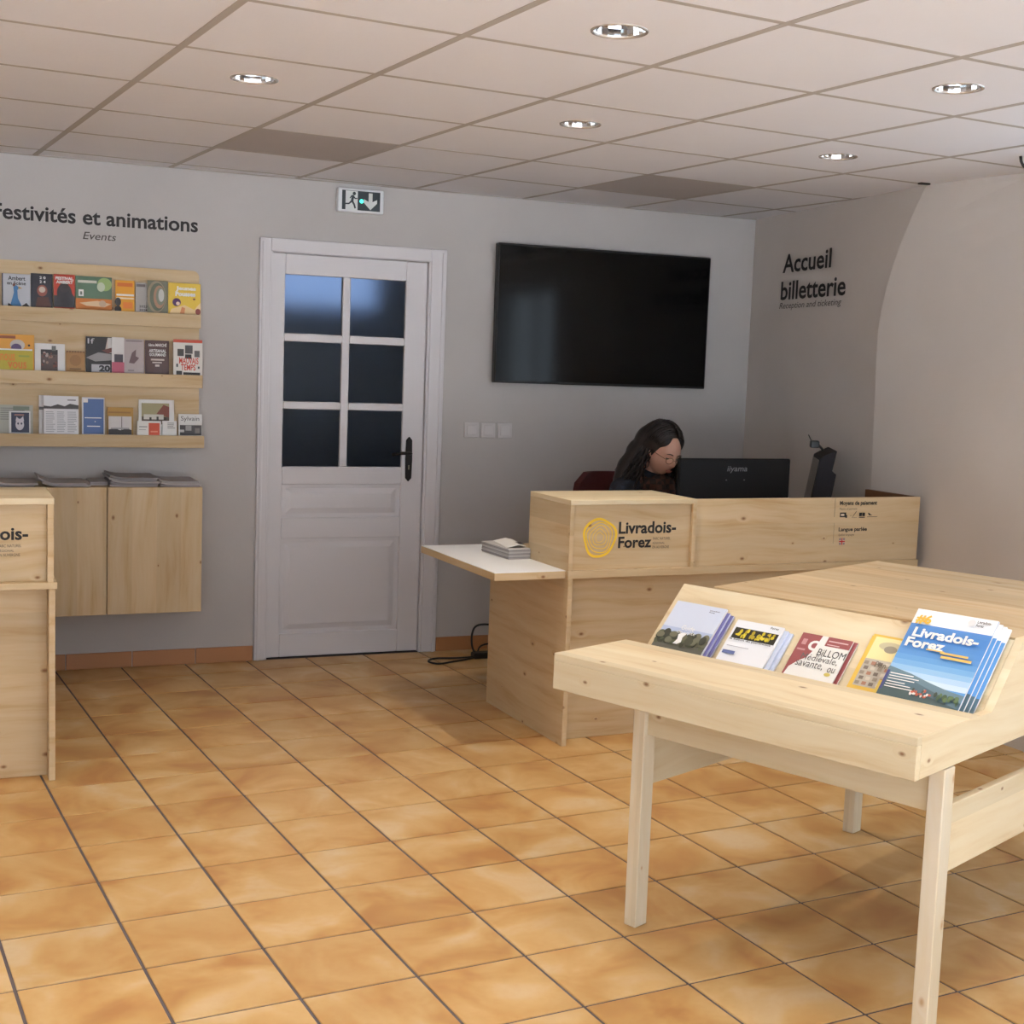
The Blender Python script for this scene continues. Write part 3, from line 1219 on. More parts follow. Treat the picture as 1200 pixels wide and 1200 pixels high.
# side wall lettering lies on the first, darker part of that wall
wd = Vector((4.067 - 4.252, 5.18 - 6.64, 0)).normalized()
wn_ = Vector((wd.y, -wd.x, 0))
if wn_.x > 0:
    wn_ = -wn_


def on_side(x, y):
    P = at_plane(x, y, (4.252, 6.64, 0), wn_)
    return (P - Vector((4.252, 6.64, 0))).dot(wd), P.z


l2 = empty('wall_lettering', (0, 0, 0), 0, 'black lettering Accueil billetterie on the side wall', 'lettering')
l2.location = Vector((4.252, 6.64, 1.88)) + wn_ * .004
for body, (xa, ya), (xb, yb), bold, it, m, nm in (
        ('Accueil', (918, 319), (976, 289), .018, 0, BLACKT, 'title_word'),
        ('billetterie', (915.5, 349), (993, 319), .018, 0, BLACKT, 'title_word'),
        ('Reception and ticketing', (914, 362), (987, 351.5), 0, .22, GREYT, 'translation_word')):
    s0, za = on_side(xa, ya)
    s1, zb = on_side(xb, yb)
    zc = (za + zb) / 2
    hgt = {'Accueil': .100, 'billetterie': .100, 'Reception and ticketing': .042}[body]
    zl = {'Accueil': on_side(947, 317)[1], 'billetterie': on_side(955, 349)[1], 'Reception and ticketing': on_side(950, 362)[1]}[body]
    b = bmesh.new()
    add_text(b, body, s0, s1, zl - 1.88, zl - 1.88 + hgt, 0, bold, it)
    words_up(nm, b, m, l2, frame_matrix((0, 0, 0), wd, (0, 0, 1)))

# ---- recessed ceiling lamps
LAB_IN = ['round recessed ceiling lamp above the display table', 'round recessed ceiling lamp nearest the brochure rack', 'round recessed ceiling lamp between the door and the reception desk',
          'round recessed ceiling lamp near the right edge, the nearer one', 'round recessed ceiling lamp above the right part of the reception desk']
BULB = emis('lamp_tube', (255, 226, 186), 6.0)
RIM = plain((205, 200, 196), .25, .6)


def make_lamp(x, y, label, power=1.0):
    t = empty('ceiling_lamp', (x, y, CEIL), 0, label, 'lamp', 'recessed ceiling lamps')
    bm = bmesh.new()
    add_lathe(bm, [(LR + .006, .0012), (LR + .005, -.0015), (LR - .001, -.002), (LR - .002, .004)], 32)
    finish(bm, 'rim', RIM, t, smooth=True)
    bm = bmesh.new()
    prof = [(LR - .001, .003), (LR - .004, .022), (LR - .012, .052), (LR - .026, .082), (LR - .046, .102), (.002, .110)]
    add_lathe(bm, prof, 24)
    o = finish(bm, 'reflector', CHROME, t)
    o['label'] = 'mirror finished reflector'
    bm = bmesh.new()
    for k in (-1, 1):
        add_tube(bm, [(k * .016, -.038, .074), (k * .016, .038, .074)], .0075, 10)
    finish(bm, 'lamp_tube', BULB, t, smooth=True)
    l = bpy.data.lights.new('lamp_light', 'SPOT')
    l.spot_size = R(96)
    l.spot_blend = .75
    l.shadow_soft_size = .03
    l.energy = LAMP_W * power
    l.color = LAMP_COL
    lo = bpy.data.objects.new('lamp_light', l)
    COL.objects.link(lo)
    lo.parent = t
    lo.location = (0, 0, .036)
    return t


for (x, y), lb, pw in zip(LAMPS_IN, LAB_IN, (1.15, 1.0, 2.1, .35, .5)):
    make_lamp(x, y, lb, pw)
for x, y in LAMPS_OUT:
    make_lamp(x, y, 'round recessed ceiling lamp further forward over the visitor area')

# ================================================================== PRINTED MATTER
def print_layer(b, items, w, h, mats, z0=0.0):
    """flat print on a cover of w x h metres; coordinates 0..1 from the bottom left; layers rise by 0.1 mm"""
    z = 0.0
    for it in items:
        z += .00012
        kind = it[0]
        col = it[6] if kind == 't' else it[-1]
        m = plain(col, .5)
        if m not in mats:
            mats.append(m)
        mi = mats.index(m)
        X = lambda u: (u - .5) * w
        Z = lambda v: z0 + v * h
        if kind == 'r':
            add_rect(b, X(it[1]), X(it[3]), Z(it[2]), Z(it[4]), mi, z)
        elif kind == 'e':
            n = 18
            f = b.faces.new([b.verts.new((X(it[1]) + it[3] * w * cos(2 * pi * k / n), Z(it[2]) + it[4] * h * sin(2 * pi * k / n), z)) for k in range(n)])
            f.material_index = mi
        elif kind == 'p':
            f = b.faces.new([b.verts.new((X(u), Z(v), z)) for u, v in it[1]])
            f.material_index = mi
            f.normal_update()
            if f.normal.z < 0:
                f.normal_flip()
        elif kind == 't':
            bold = it[7] if len(it) > 7 else .02
            add_text(b, it[1], X(it[2]), X(it[4]), Z(it[3]), Z(it[5]), z, bold, 0, mi)


def scatter(seed, n, u0, v0, u1, v1, cols, rmin=.02, rmax=.06):
    rr = random.Random(seed)
    return [('e', rr.uniform(u0, u1), rr.uniform(v0, v1), rr.uniform(rmin, rmax), rr.uniform(rmin, rmax), rr.choice(cols)) for _ in range(n)]


def lines(u0, u1, v0, v1, n, col, th=.4, seed=1):
    rr = random.Random(seed)
    out = []
    for k in range(n):
        v = v1 - (v1 - v0) * (k + .5) / n
        hh = (v1 - v0) / n * th / 2
        out.append(('r', u0, v - hh, u0 + (u1 - u0) * rr.uniform(.7, 1), v + hh, col))
    return out


def brochure(w, h, t, col, items, label, group, name='brochure', cat='brochure', page=(232, 230, 226), vis=1.0):
    bm = bmesh.new()
    fs = add_box(bm, -w / 2, w / 2, 0, t, 0, h)
    for f in bm.faces:
        f.normal_update()
        f.material_index = 0 if f.normal.y < -.5 or f.normal.y > .5 else 1
    o = finish(bm, name, [plain(col, .5), plain(page, .7)])
    tag(o, label, cat, group)
    if items:
        b = bmesh.new()
        mats = []
        print_layer(b, items, w, h * vis, mats, h * (1 - vis))
        plane_up('cover_print', b, mats, o, frame_matrix((0, -.0002, 0), (1, 0, 0), (0, 0, 1)))
    return o


def copy_tree(o, label=None):
    c = o.copy()
    COL.objects.link(c)
    if label:
        c['label'] = label
    for ch in o.children:
        k = ch.copy()
        COL.objects.link(k)
        k.parent = c
        k.matrix_parent_inverse = ch.matrix_parent_inverse.copy()
    return c


W_, K_, G_ = (236, 234, 230), (28, 24, 24), (120, 116, 114)
NAVY = (38, 42, 66)
RACK = [  # ledge, px x0, px x1, px top, layer, cover colour, print, label
    (0, 2, 35.5, 320, 0, (188, 190, 196), [('r', 0, 0, .04, 1, NAVY), ('t', 'Ambert', .22, .80, .82, .93, K_), ('t', 'en Scène', .18, .66, .84, .77, K_),
        ('p', [(.28, 0), (.34, .18), (.42, .42), (.40, .60), (.50, .66), (.60, .58), (.54, .50), (.56, .25), (.70, 0)], (62, 118, 168)), ('p', [(.58, .62), (.72, .56), (.58, .54)], (190, 150, 70)), ('e', .42, .66, .05, .05, (110, 70, 60)), ('p', [(.20, .0), (.22, .10), (.40, .0)], K_), ('p', [(.66, .0), (.86, .12), (.98, 0)], K_)],
     'grey brochure with a blue peacock on the top ledge'),
    (0, 36, 61.5, 320, 0, (44, 40, 50), [('r', 0, 0, .05, 1, (24, 26, 44)), ('e', .52, .50, .24, .17, (150, 84, 70)), ('e', .52, .53, .15, .09, (206, 190, 176)), ('p', [(.2, 0), (.3, .3), (.8, .32), (.95, 0)], (86, 46, 34)), ('t', '2 0', .40, .84, .68, .92, W_), ('t', '2 4', .40, .72, .68, .80, W_)],
     'dark brochure with a masked face on the top ledge'),
    (0, 63, 87.5, 321, 0, (190, 62, 36), [('r', 0, .04, 1, .38, (48, 40, 44)), ('e', .5, .46, .36, .28, (42, 36, 40)), ('e', .5, .62, .24, .15, (58, 48, 50)), ('e', .78, .28, .18, .2, (42, 36, 40)), ('t', 'FESTIVAL', .08, .84, .94, .93, W_, .05), ('t', 'AMBERT', .10, .73, .92, .82, W_, .05)],
     'red brochure with a dark gorilla on the top ledge'),
    (0, 88.5, 131, 323, 0, (88, 116, 92), [('r', 0, 0, 1, .34, (206, 120, 44)), ('e', .80, .78, .20, .20, (150, 176, 110)), ('e', .70, .70, .11, .14, (190, 200, 176)), ('r', .06, .80, .58, .88, (206, 206, 190)), ('r', .08, .40, .22, .60, W_), ('r', .12, .44, .18, .54, (120, 130, 120)), ('p', [(.1, .20), (.6, .28), (.98, .2), (.8, .1), (.3, .12)], (222, 190, 150)), ('e', .74, .2, .1, .1, (200, 170, 140))],
     'green and orange landscape brochure on the top ledge'),
    (0, 135, 157.5, 328, 0, (228, 158, 30), [('r', .06, .50, .98, .56, W_), ('r', .06, .40, .98, .45, (240, 220, 190)), ('r', .1, .80, .9, .92, (214, 112, 30)), ('e', .14, .3, .16, .14, (40, 30, 28)), ('e', .14, .06, .18, .12, (40, 30, 28)), ('r', .4, .1, .9, .3, (232, 130, 40))],
     'orange brochure with a white band on the top ledge'),
    (0, 159, 175, 331, 0, (176, 170, 164), [('r', .04, .86, .7, .95, (110, 100, 96)), ('t', '2023', .25, .16, .85, .24, (60, 56, 56)), ('t', '2024', .25, .04, .85, .12, (60, 56, 56))],
     'narrow grey dated leaflet on the top ledge'),
    (0, 172.5, 196.5, 328.5, 1, (112, 112, 92), [('e', .45, .5, .46, .50, (150, 136, 110)), ('e', .5, .5, .38, .44, (96, 104, 84)), ('e', .58, .5, .28, .36, (170, 130, 104)), ('e', .64, .52, .22, .28, (126, 132, 112)), ('e', .68, .55, .14, .2, (196, 196, 190))],
     'olive brochure with swirling rings on the top ledge'),
    (0, 197, 235, 331, 0, (232, 196, 70), [('t', 'Jeunes', .24, .74, .86, .90, W_, .05), ('t', 'Pousses', .22, .58, .84, .73, W_, .05), ('e', .26, .38, .13, .13, (84, 44, 92)), ('e', .30, .34, .06, .06, (236, 206, 180)), ('p', [(.04, 0), (.1, .16), (.5, .3), (.8, .16), (1, .4), (1, 0)], (238, 206, 150)), ('p', [(.36, .02), (.42, .24), (.52, .2), (.5, .02)], (220, 140, 90)), ('e', .92, .1, .08, .1, (150, 70, 60)), ('e', .8, .5, .04, .03, (130, 60, 60))],
     'yellow children brochure with a purple figure on the top ledge'),
    # middle ledge
    (1, -4, 40, 391, 0, (226, 160, 56), [('r', .05, .88, .50, .96, (150, 84, 50)), ('e', .55, .70, .20, .16, (206, 196, 186)), ('e', .52, .62, .14, .12, (90, 70, 110)), ('e', .86, .70, .03, .03, K_)],
     'orange brochure behind the lime one on the middle ledge'),
    (1, -4, 38.5, 408, 1, (188, 170, 46), [('r', 0, .93, .98, 1, W_), ('t', 'nous', .10, .42, .50, .76, (220, 130, 40)), ('t', 'vous', .30, .06, .82, .38, (214, 120, 40)), ('r', .6, .62, .9, .7, (150, 160, 60))],
     'lime yellow brochure with orange lettering on the middle ledge'),
    (1, 40.5, 76, 402, 0, (226, 224, 222), [('r', .20, 0, .76, .78, (92, 74, 70)), ('r', .20, .60, .76, .78, (52, 46, 48)), ('r', .56, .74, .70, .92, (110, 110, 108))] + scatter(5, 26, .25, .1, .72, .66, [(150, 120, 104), (60, 50, 52), (180, 160, 150), (120, 70, 60)]),
     'white brochure with a framed crowd picture on the middle ledge'),
    (1, 77, 99.5, 411.5, 0, (170, 126, 70), [('e', .08 + .14 * k, .98, .06, .04, (120, 84, 44)) for k in range(7)] + [('e', .5, .55, .3, .28, (150, 106, 58)), ('r', .2, .1, .8, .16, (120, 84, 48))],
     'small tan scalloped leaflet on the middle ledge'),
    (1, 100.5, 137, 394, 0, (42, 38, 40), [('t', 'If', .06, .80, .28, .95, (200, 200, 200), 0.0), ('p', [(.62, .64), (.70, .98), (.80, .80), (.96, .92), (.92, .62), (.76, .58)], (206, 190, 180)), ('r', .70, .55, 1, .98, (214, 210, 206)), ('p', [(0, .40), (.4, .56), (1, .50), (1, .36), (.3, .30)], (150, 146, 146)), ('r', .18, 0, .78, .22, (190, 186, 190)), ('t', '20', .42, .02, .78, .20, K_, .05), ('p', [(.50, .62), (.9, .72), (.94, .60), (.7, .54)], (110, 60, 52))],
     'black and white concert brochure on the middle ledge'),
    (1, 131, 145.5, 395, 0.5, (220, 216, 214), [('r', 0, 0, 1, .30, (186, 90, 110)), ('r', .2, .3, .9, .52, (60, 52, 60))],
     'white leaflet with a pink foot beside the concert brochure'),
    (1, 145, 169, 397, 0, (178, 164, 162), [('p', [(.25, .3), (.4, .6), (.6, .7), (.58, .5), (.75, .45), (.5, .28)], (106, 84, 86)), ('r', .1, .92, .9, .97, (140, 126, 126)), ('r', .2, .06, .5, .10, (140, 126, 126))],
     'greyish pink leaflet with a sketched bird on the middle ledge'),
    (1, 170, 198, 398.5, 0, (84, 58, 54), [('t', '6ème MARCHÉ', .14, .82, .90, .93, W_), ('t', 'ARTISANAL', .16, .64, .88, .74, W_), ('t', 'GOURMAND', .18, .53, .86, .62, W_), ('r', .24, .40, .80, .45, (206, 190, 180)), ('r', .30, .32, .70, .36, (206, 190, 180)), ('r', .42, .22, .6, .28, (206, 190, 180))],
     'dark brown market brochure with white text on the middle ledge'),
    (1, 203, 237, 397.5, 0, (214, 84, 56), [], 'orange red brochure behind the white title on the middle ledge'),
    (1, 203, 237.2, 401, 1, (226, 220, 212), [('r', .14, .58, .36, .80, (70, 66, 64)), ('r', .40, .66, .66, .92, (84, 80, 78)), ('r', .40, .50, .62, .64, (56, 50, 50)), ('r', .72, .56, .9, .76, (96, 92, 90)), ('t', 'MAUVAIS', .20, .34, .86, .54, (206, 64, 44)), ('t', 'TEMPS', .26, .14, .76, .33, (206, 64, 44)), ('r', .10, .0, .30, .12, (60, 56, 54)), ('r', .34, .0, .92, .08, (50, 46, 46)), ('r', .10, .24, .16, .34, (60, 60, 60)), ('r', .84, .2, .9, .27, (60, 60, 60))],
     'white brochure with red title and photo squares on the middle ledge'),
    # bottom ledge
    (2, -4, 38.5, 474, 0, (178, 176, 164), lines(.1, .8, .45, .92, 6, (130, 130, 122)) + [('r', .45, .82, .9, .95, (120, 128, 112))],
     'pale grey leaflet behind the navy one on the bottom ledge'),
    (2, 10.5, 35.5, 481.5, 1, (226, 224, 222), [('r', .10, .04, .94, .94, (44, 48, 74)), ('e', .5, .40, .20, .26, (206, 200, 206)), ('p', [(.3, .55), (.35, .75), (.5, .62), (.66, .78), (.7, .55)], (206, 200, 206)), ('e', .42, .44, .04, .05, (44, 48, 74)), ('e', .58, .44, .04, .05, (44, 48, 74)), ('r', .25, .80, .7, .86, (170, 120, 110))],
     'navy leaflet with a white fox face on the bottom ledge'),
    (2, 45.5, 60, 463, 0, (206, 202, 200), [('r', 0, .62, 1, .70, (96, 92, 92))], 'newspaper edge behind the white newspaper on the bottom ledge'),
    (2, 51, 92, 463.5, 1, (222, 220, 222), [('p', [(0, .66), (0, .74), (.2, .72), (.4, .78), (.6, .73), (.75, .80), (1, .76), (1, .66)], (70, 66, 66)), ('r', .68, .88, .92, .91, (120, 116, 116))] + lines(.06, .34, .04, .60, 12, (170, 168, 172), .45, 3) + lines(.38, .64, .04, .60, 12, (170, 168, 172), .45, 4) + lines(.68, .95, .04, .60, 12, (170, 168, 172), .45, 5),
     'white newspaper with a skyline photo on the bottom ledge'),
    (2, 96, 122.5, 465.5, 0, (222, 224, 230), [('r', .06, 0, .96, .96, (76, 104, 156)), ('r', .06, .86, .26, .96, W_), ('r', .12, .43, .86, .455, W_), ('r', .22, .20, .80, .225, W_), ('e', .58, .34, .025, .012, W_)],
     'blue leaflet with thin white lines on the bottom ledge'),
    (2, 125.5, 156, 477, 0, (180, 136, 54), [('r', .04, .78, .9, .84, (150, 106, 40))], 'ochre leaflet behind the landscape photo on the bottom ledge'),
    (2, 127, 154, 487.5, 1, (200, 194, 190), [('p', [(0, 0), (0, .28), (.3, .34), (.5, .24), (.8, .34), (1, .26), (1, 0)], (56, 50, 50)), ('r', .55, .25, .59, .98, (120, 112, 110)), ('r', .1, .3, .9, .38, (150, 146, 146))],
     'leaflet with a grey landscape photo on the bottom ledge'),
    (2, 162.5, 204, 468, 0, (224, 222, 218), [('r', .08, .30, .86, .90, (160, 150, 110)), ('r', .08, .30, .86, .52, (96, 80, 66)), ('p', [(.5, .6), (.7, .86), (.86, .8), (.86, .5)], (130, 70, 54)), ('r', .14, .44, .7, .58, (206, 200, 190)), ('r', .3, .4, .36, .5, (60, 54, 48)), ('r', .5, .4, .56, .52, (60, 54, 48)), ('r', .7, .36, .78, .5, (70, 54, 46))],
     'white framed house picture card on the bottom ledge'),
    (2, 160.5, 188.5, 493, 1, (224, 220, 214), [('r', .48, .0, .94, .86, (206, 78, 44)), ('r', .56, .2, .86, .3, (226, 140, 110)), ('r', .08, .55, .42, .62, (150, 146, 142)), ('r', .08, .35, .36, .4, (170, 166, 162))],
     'white card with an orange red block on the bottom ledge'),
    (2, 190, 207, 493, 1, (222, 220, 216), lines(.35, .9, .45, .9, 4, (130, 126, 124), .4, 9), 'small white text card on the bottom ledge'),
    (2, 209, 236.5, 485, 0, (226, 224, 220), [('r', .06, 0, .98, .48, (70, 66, 66)), ('r', .3, .22, .55, .46, (150, 146, 142)), ('r', .7, .1, .9, .34, (120, 112, 108)), ('r', .06, .14, .24, .26, (190, 186, 180)), ('t', 'Sylvain', .10, .62, .88, .90, (90, 86, 84), 0.0)],
     'white leaflet with script heading and dark photo on the bottom ledge'),
]
YL = {0: 6.580, .5: 6.570, 1: 6.556}
for led, xa, xb, yt, lay, col, items, lab in RACK:
    zt, zb = LEDGES[led]
    yy = YL[lay]
    A, B = at_y(xa, yt, yy), at_y(xb, yt, yy)
    zbot = zb + .0146
    lean = R(3.0) if lay != 1 else R(2.5)
    h = (A.z - zbot) / cos(lean)
    # the print is laid out on the part that shows above the lip
    o = brochure(B.x - A.x, h, .005, col, items, lab, 'brochures on the wall rack', vis=(A.z - zt) / (A.z - zbot))
    o.location = ((A.x + B.x) / 2, yy - .012, zbot)
    o.rotation_euler = (-lean, 0, 0)

# ---- brochures on the sloping rest of the table
def slope_item(o, xc, s0, d):
    """xc table x of the centre, s0 how far up the slope its foot is, d how far its back lies off the board"""
    th = d
    y = .360 + s0 * .7071 - th * .7071
    z = .75 + s0 * .7071 + th * .7071
    o.matrix_world = TM @ Matrix.Translation((xc, y, z)) @ Matrix.Rotation(R(-45), 4, 'X') @ Matrix.Translation((0, 0, 0))


S0 = -.0745
sky = [('r', 0, .28 + .052 * k, 1, .28 + .052 * (k + 1), c) for k, c in enumerate([(196, 214, 228), (170, 200, 226), (140, 184, 220), (112, 166, 214), (92, 152, 208), (80, 142, 204), (74, 136, 200), (70, 132, 198), (66, 128, 196), (66, 128, 196), (70, 130, 198)])]
mag = sky + [('r', 0, .85, 1, 1, (238, 240, 244)), ('p', [(0, 0), (0, .40), (.3, .36), (.55, .31), (.8, .27), (1, .25), (1, 0)], (96, 124, 138)), ('p', [(0, 0), (0, .32), (.35, .30), (.7, .22), (1, .18), (1, 0)], (74, 102, 116)), ('p', [(0, 0), (0, .26), (.5, .2), (1, .12), (1, 0)], (56, 80, 84)),
    ('r', 0, .17, .035, .36, (54, 60, 120)), ('r', .05, .33, .34, .34, W_), ('r', .05, .305, .42, .313, W_), ('r', .05, .28, .38, .288, W_), ('r', .05, .25, .28, .258, W_), ('r', .05, .225, .36, .233, W_), ('r', .05, .20, .40, .208, W_)]
mag += scatter(21, 16, .38, .17, .62, .22, [(232, 226, 220), (190, 90, 66), (60, 70, 60), (226, 222, 216)], .008, .022)
mag += scatter(22, 14, .6, .16, .98, .21, [(60, 86, 60), (86, 110, 70), (48, 66, 56)], .015, .03)
mag += [('t', '#6', .05, .84, .24, .94, (226, 172, 50), .04), ('t', 'Livradois-', .09, .71, .90, .805, W_, .035), ('t', 'Forez', .06, .605, .54, .70, W_, .035), ('r', .34, .60, .56, .612, (222, 178, 90)), ('r', .52, .585, .86, .605, (222, 178, 90)), ('r', .55, .545, .92, .57, (222, 178, 90)),
    ('e', .72, .93, .045, .035, (222, 222, 224)), ('t', 'Livradois-', .78, .935, .95, .962, K_), ('t', 'Forez', .78, .90, .87, .925, K_)]
g6 = 'blue number six magazines on the table slope'
front6 = brochure(.213, .307, .005, (90, 150, 206), mag, 'blue magazine headed #6 lying on top of its pile on the table', g6, 'magazine', 'magazine')
slope_item(front6, .903, S0, .037)
back6 = brochure(.213, .304, .005, (120, 170, 216), [('r', .0, .86, 1, 1, (238, 240, 244)), ('r', .0, .3, 1, .86, (84, 146, 206)), ('r', 0, 0, 1, .3, (70, 98, 112))], 'x', g6, 'magazine', 'magazine')
for k, lab in enumerate(['second magazine of the blue #6 pile on the table', 'third magazine of the blue #6 pile on the table', 'lowest magazine of the blue #6 pile, sticking out to the right']):
    o = back6 if k == 0 else copy_tree(back6)
    o['label'] = lab
    slope_item(o, .912 + .009 * k, S0, .0300 - .0066 * k)

b1p = [('r', 0, .40, 1, 1, (206, 214, 232)), ('r', 0, .40, 1, .56, (176, 190, 220)), ('r', 0, 0, 1, .40, (96, 96, 86))] + scatter(31, 46, .03, .30, .97, .46, [(70, 74, 58), (92, 96, 74), (56, 60, 50), (112, 112, 92)], .04, .08) + \
    [('p', [(.40, .28), (.44, .36), (.41, .44), (.48, .48), (.56, .47), (.52, .40), (.54, .32), (.48, .28)], (240, 240, 240)), ('t', 'Guide', .40, .52, .66, .60, W_, .0), ('t', 'de visite', .36, .46, .72, .51, W_, .0), ('t', 'Livradois-', .74, .90, .94, .92, (70, 70, 90)), ('t', 'Forez', .74, .87, .85, .89, (70, 70, 90))]
gv = 'pale blue guides on the table slope'
t1 = brochure(.172, .205, .007, (206, 214, 232), b1p, 'pale blue guide with a white heron photo on top of its pile', gv, 'guide_booklet', 'brochure')
slope_item(t1, .172, S0, .030)
t1b = brochure(.168, .199, .007, (120, 118, 176), [], 'x', gv, 'guide_booklet', 'brochure', (190, 196, 220))
for k, lab in enumerate(['guide booklet just under the white heron one', 'lowest guide booklet in the white heron pile']):
    o = t1b if k == 0 else copy_tree(t1b)
    o['label'] = lab
    slope_item(o, .182 + .008 * k, S0, .0205 - .0095 * k)

b2p = [('r', .05, .66, .97, .86, (38, 36, 30))] + scatter(41, 26, .15, .70, .9, .83, [(206, 186, 40), (226, 206, 60), (180, 160, 40)], .018, .045) + \
    [('t', 'la Saison du patrimoine', .06, .61, .94, .65, (40, 44, 40)), ('r', .08, .50, .55, .51, (170, 170, 180)), ('r', .06, .36, .32, .42, (96, 110, 160)), ('t', 'Forez', .76, .92, .93, .96, (90, 90, 90))]
gw = 'white programmes on the table slope'
t2 = brochure(.150, .182, .006, (234, 236, 242), b2p, 'white programme with a yellow and black banner on the table', gw, 'programme_booklet', 'brochure')
slope_item(t2, .380, S0, .026)
t2b = brochure(.150, .179, .006, (206, 214, 234), [], 'x', gw, 'programme_booklet', 'brochure', (206, 214, 234))
for k, lab in enumerate(['white programme just under the banner one', 'lowest white programme in the banner pile']):
    o = t2b if k == 0 else copy_tree(t2b)
    o['label'] = lab
    slope_item(o, .391 + .010 * k, S0, .0175 - .0085 * k)

b3p = [('p', [(0, 0), (0, 1), (.40, 1), (.36, .74), (.30, .60), (.18, .52), (.06, .40), (.04, .3)], (152, 76, 78)), ('r', .52, .84, 1, 1, (152, 76, 78)), ('t', 'C', .22, .72, .42, .90, W_, .05), ('r', .07, .80, .16, .90, (196, 140, 140)), ('r', .04, .70, .20, .73, (196, 140, 140)),
       ('r', .56, .92, .94, .94, (216, 180, 180)), ('r', .56, .86, .8, .875, (216, 180, 180)), ('t', 'BiLLOM', .46, .66, 1.0, .78, (50, 46, 46), .0), ('t', 'Médiévale,', .20, .54, .92, .66, (96, 92, 92), .0), ('t', 'savante,', .16, .42, .70, .54, (96, 92, 92), .0), ('t', 'ou', .80, .42, .94, .50, (96, 92, 92), .0), ('e', .84, .38, .06, .03, (206, 186, 90))]
gr = 'red and white town leaflets on the table slope'
t3 = brochure(.150, .186, .004, (236, 234, 230), b3p, 'red and white BiLLOM leaflet on top of its pile', gr, 'town_leaflet', 'brochure')
slope_item(t3, .583, S0, .016)
t3b = brochure(.150, .189, .004, (152, 76, 78), [('r', .0, .0, .6, .99, (152, 76, 78))], 'red leaflet showing its edge under the BiLLOM one', gr, 'town_leaflet', 'brochure')
slope_item(t3b, .592, S0, .008)

b4p = [('r', .06, .66, .98, .97, (240, 222, 160)), ('r', .06, .28, .98, .66, (186, 176, 160)), ('e', .40, .86, .22, .06, (196, 186, 150)), ('e', .42, .82, .12, .05, (150, 140, 120))] + \
    [('r', .08 + .13 * i + .03 * (j % 2), .30 + .07 * j, .16 + .13 * i + .03 * (j % 2), .345 + .07 * j, [(150, 136, 120), (206, 196, 180), (120, 106, 96), (170, 120, 96)][(i * 3 + j * 2) % 4]) for i in range(6) for j in range(5)] + \
    [('r', .50, .22, .98, .40, (222, 190, 80)), ('t', '2024', .56, .23, .98, .33, (120, 100, 70), .0), ('t', 'Plan de ville', .3, .55, .9, .63, (110, 96, 80), .0)]
t4 = brochure(.150, .226, .004, (226, 184, 72), b4p, 'yellow town map leaflet half under the blue magazine', 'yellow town maps on the table slope', 'map_leaflet', 'brochure')
slope_item(t4, .7735, S0, .0098)
t4b = brochure(.150, .223, .004, (226, 184, 72), [], 'yellow leaflet underneath the town map', 'yellow town maps on the table slope', 'map_leaflet', 'brochure')
slope_item(t4b, .768, S0, .0052)

# ---- newspaper piles
def paper_pile(name, x0, x1, y0, y1, z, n, th, label, seed, curl=.0, cols=((196, 192, 190), (176, 172, 172), (206, 202, 200))):
    rr = random.Random(seed)
    cx, cy = (x0 + x1) / 2, (y0 + y1) / 2
    t = empty(name, (cx, cy, z), 0, label, 'newspaper', 'newspaper piles')
    zz = .0004
    for k in range(n):
        b = bmesh.new()
        nx = 8
        dx, dy = rr.uniform(-.010, .010), rr.uniform(-.010, .010)
        grid = []
        for lay in (0, 1):
            row = []
            for i in range(nx + 1):
                u = i / nx
                lift = curl * (k + 1) / n * (max(0, .35 - u) / .35) ** 2
                for v in (y0 - cy + dy, y1 - cy + dy):
                    row.append(b.verts.new((x0 - cx + dx + (x1 - x0) * u, v, zz + lay * th * .93 + lift)))
            grid.append(row)
        lo, hi = grid
        for i in range(nx):
            b.faces.new((lo[2 * i], lo[2 * i + 1], lo[2 * i + 3], lo[2 * i + 2]))
            b.faces.new((hi[2 * i], hi[2 * i + 2], hi[2 * i + 3], hi[2 * i + 1]))
            b.faces.new((lo[2 * i], lo[2 * i + 2], hi[2 * i + 2], hi[2 * i]))
            b.faces.new((lo[2 * i + 1], hi[2 * i + 1], hi[2 * i + 3], lo[2 * i + 3]))
        b.faces.new((lo[0], hi[0], hi[1], lo[1]))
        b.faces.new((lo[-2], lo[-1], hi[-1], hi[-2]))
        finish(b, 'newspaper', plain(cols[(k + seed) % len(cols)], .8), t)
        zz += th
    return t


CT_Z = .9040
GR = ((160, 154, 154), (140, 134, 136), (172, 166, 164))
for x0p, x1p, n, curl, seed, lab, dy in ((-8, 43, 2, .012, 1, 'leftmost thin newspaper pile on the wall cabinet', 0), (47, 104, 2, .030, 2, 'curling newspaper pile beside the counter top on the wall cabinet', 0), (106, 127, 2, .0, 5, 'low narrow newspaper pile in the middle of the wall cabinet', .06),
                                          (130, 186, 5, .014, 3, 'tallest newspaper pile on the wall cabinet', 0), (189, 243, 3, .010, 4, 'rightmost newspaper pile on the wall cabinet', 0)):
    A, B = at_y(x0p, 568, CY0 + .02), at_y(x1p, 568, CY0 + .02)
    paper_pile('newspaper_pile', A.x, min(B.x, 1.112), CY0 + .015 + dy, CY0 + .275, CT_Z, n, .0085, lab, seed, curl, GR)

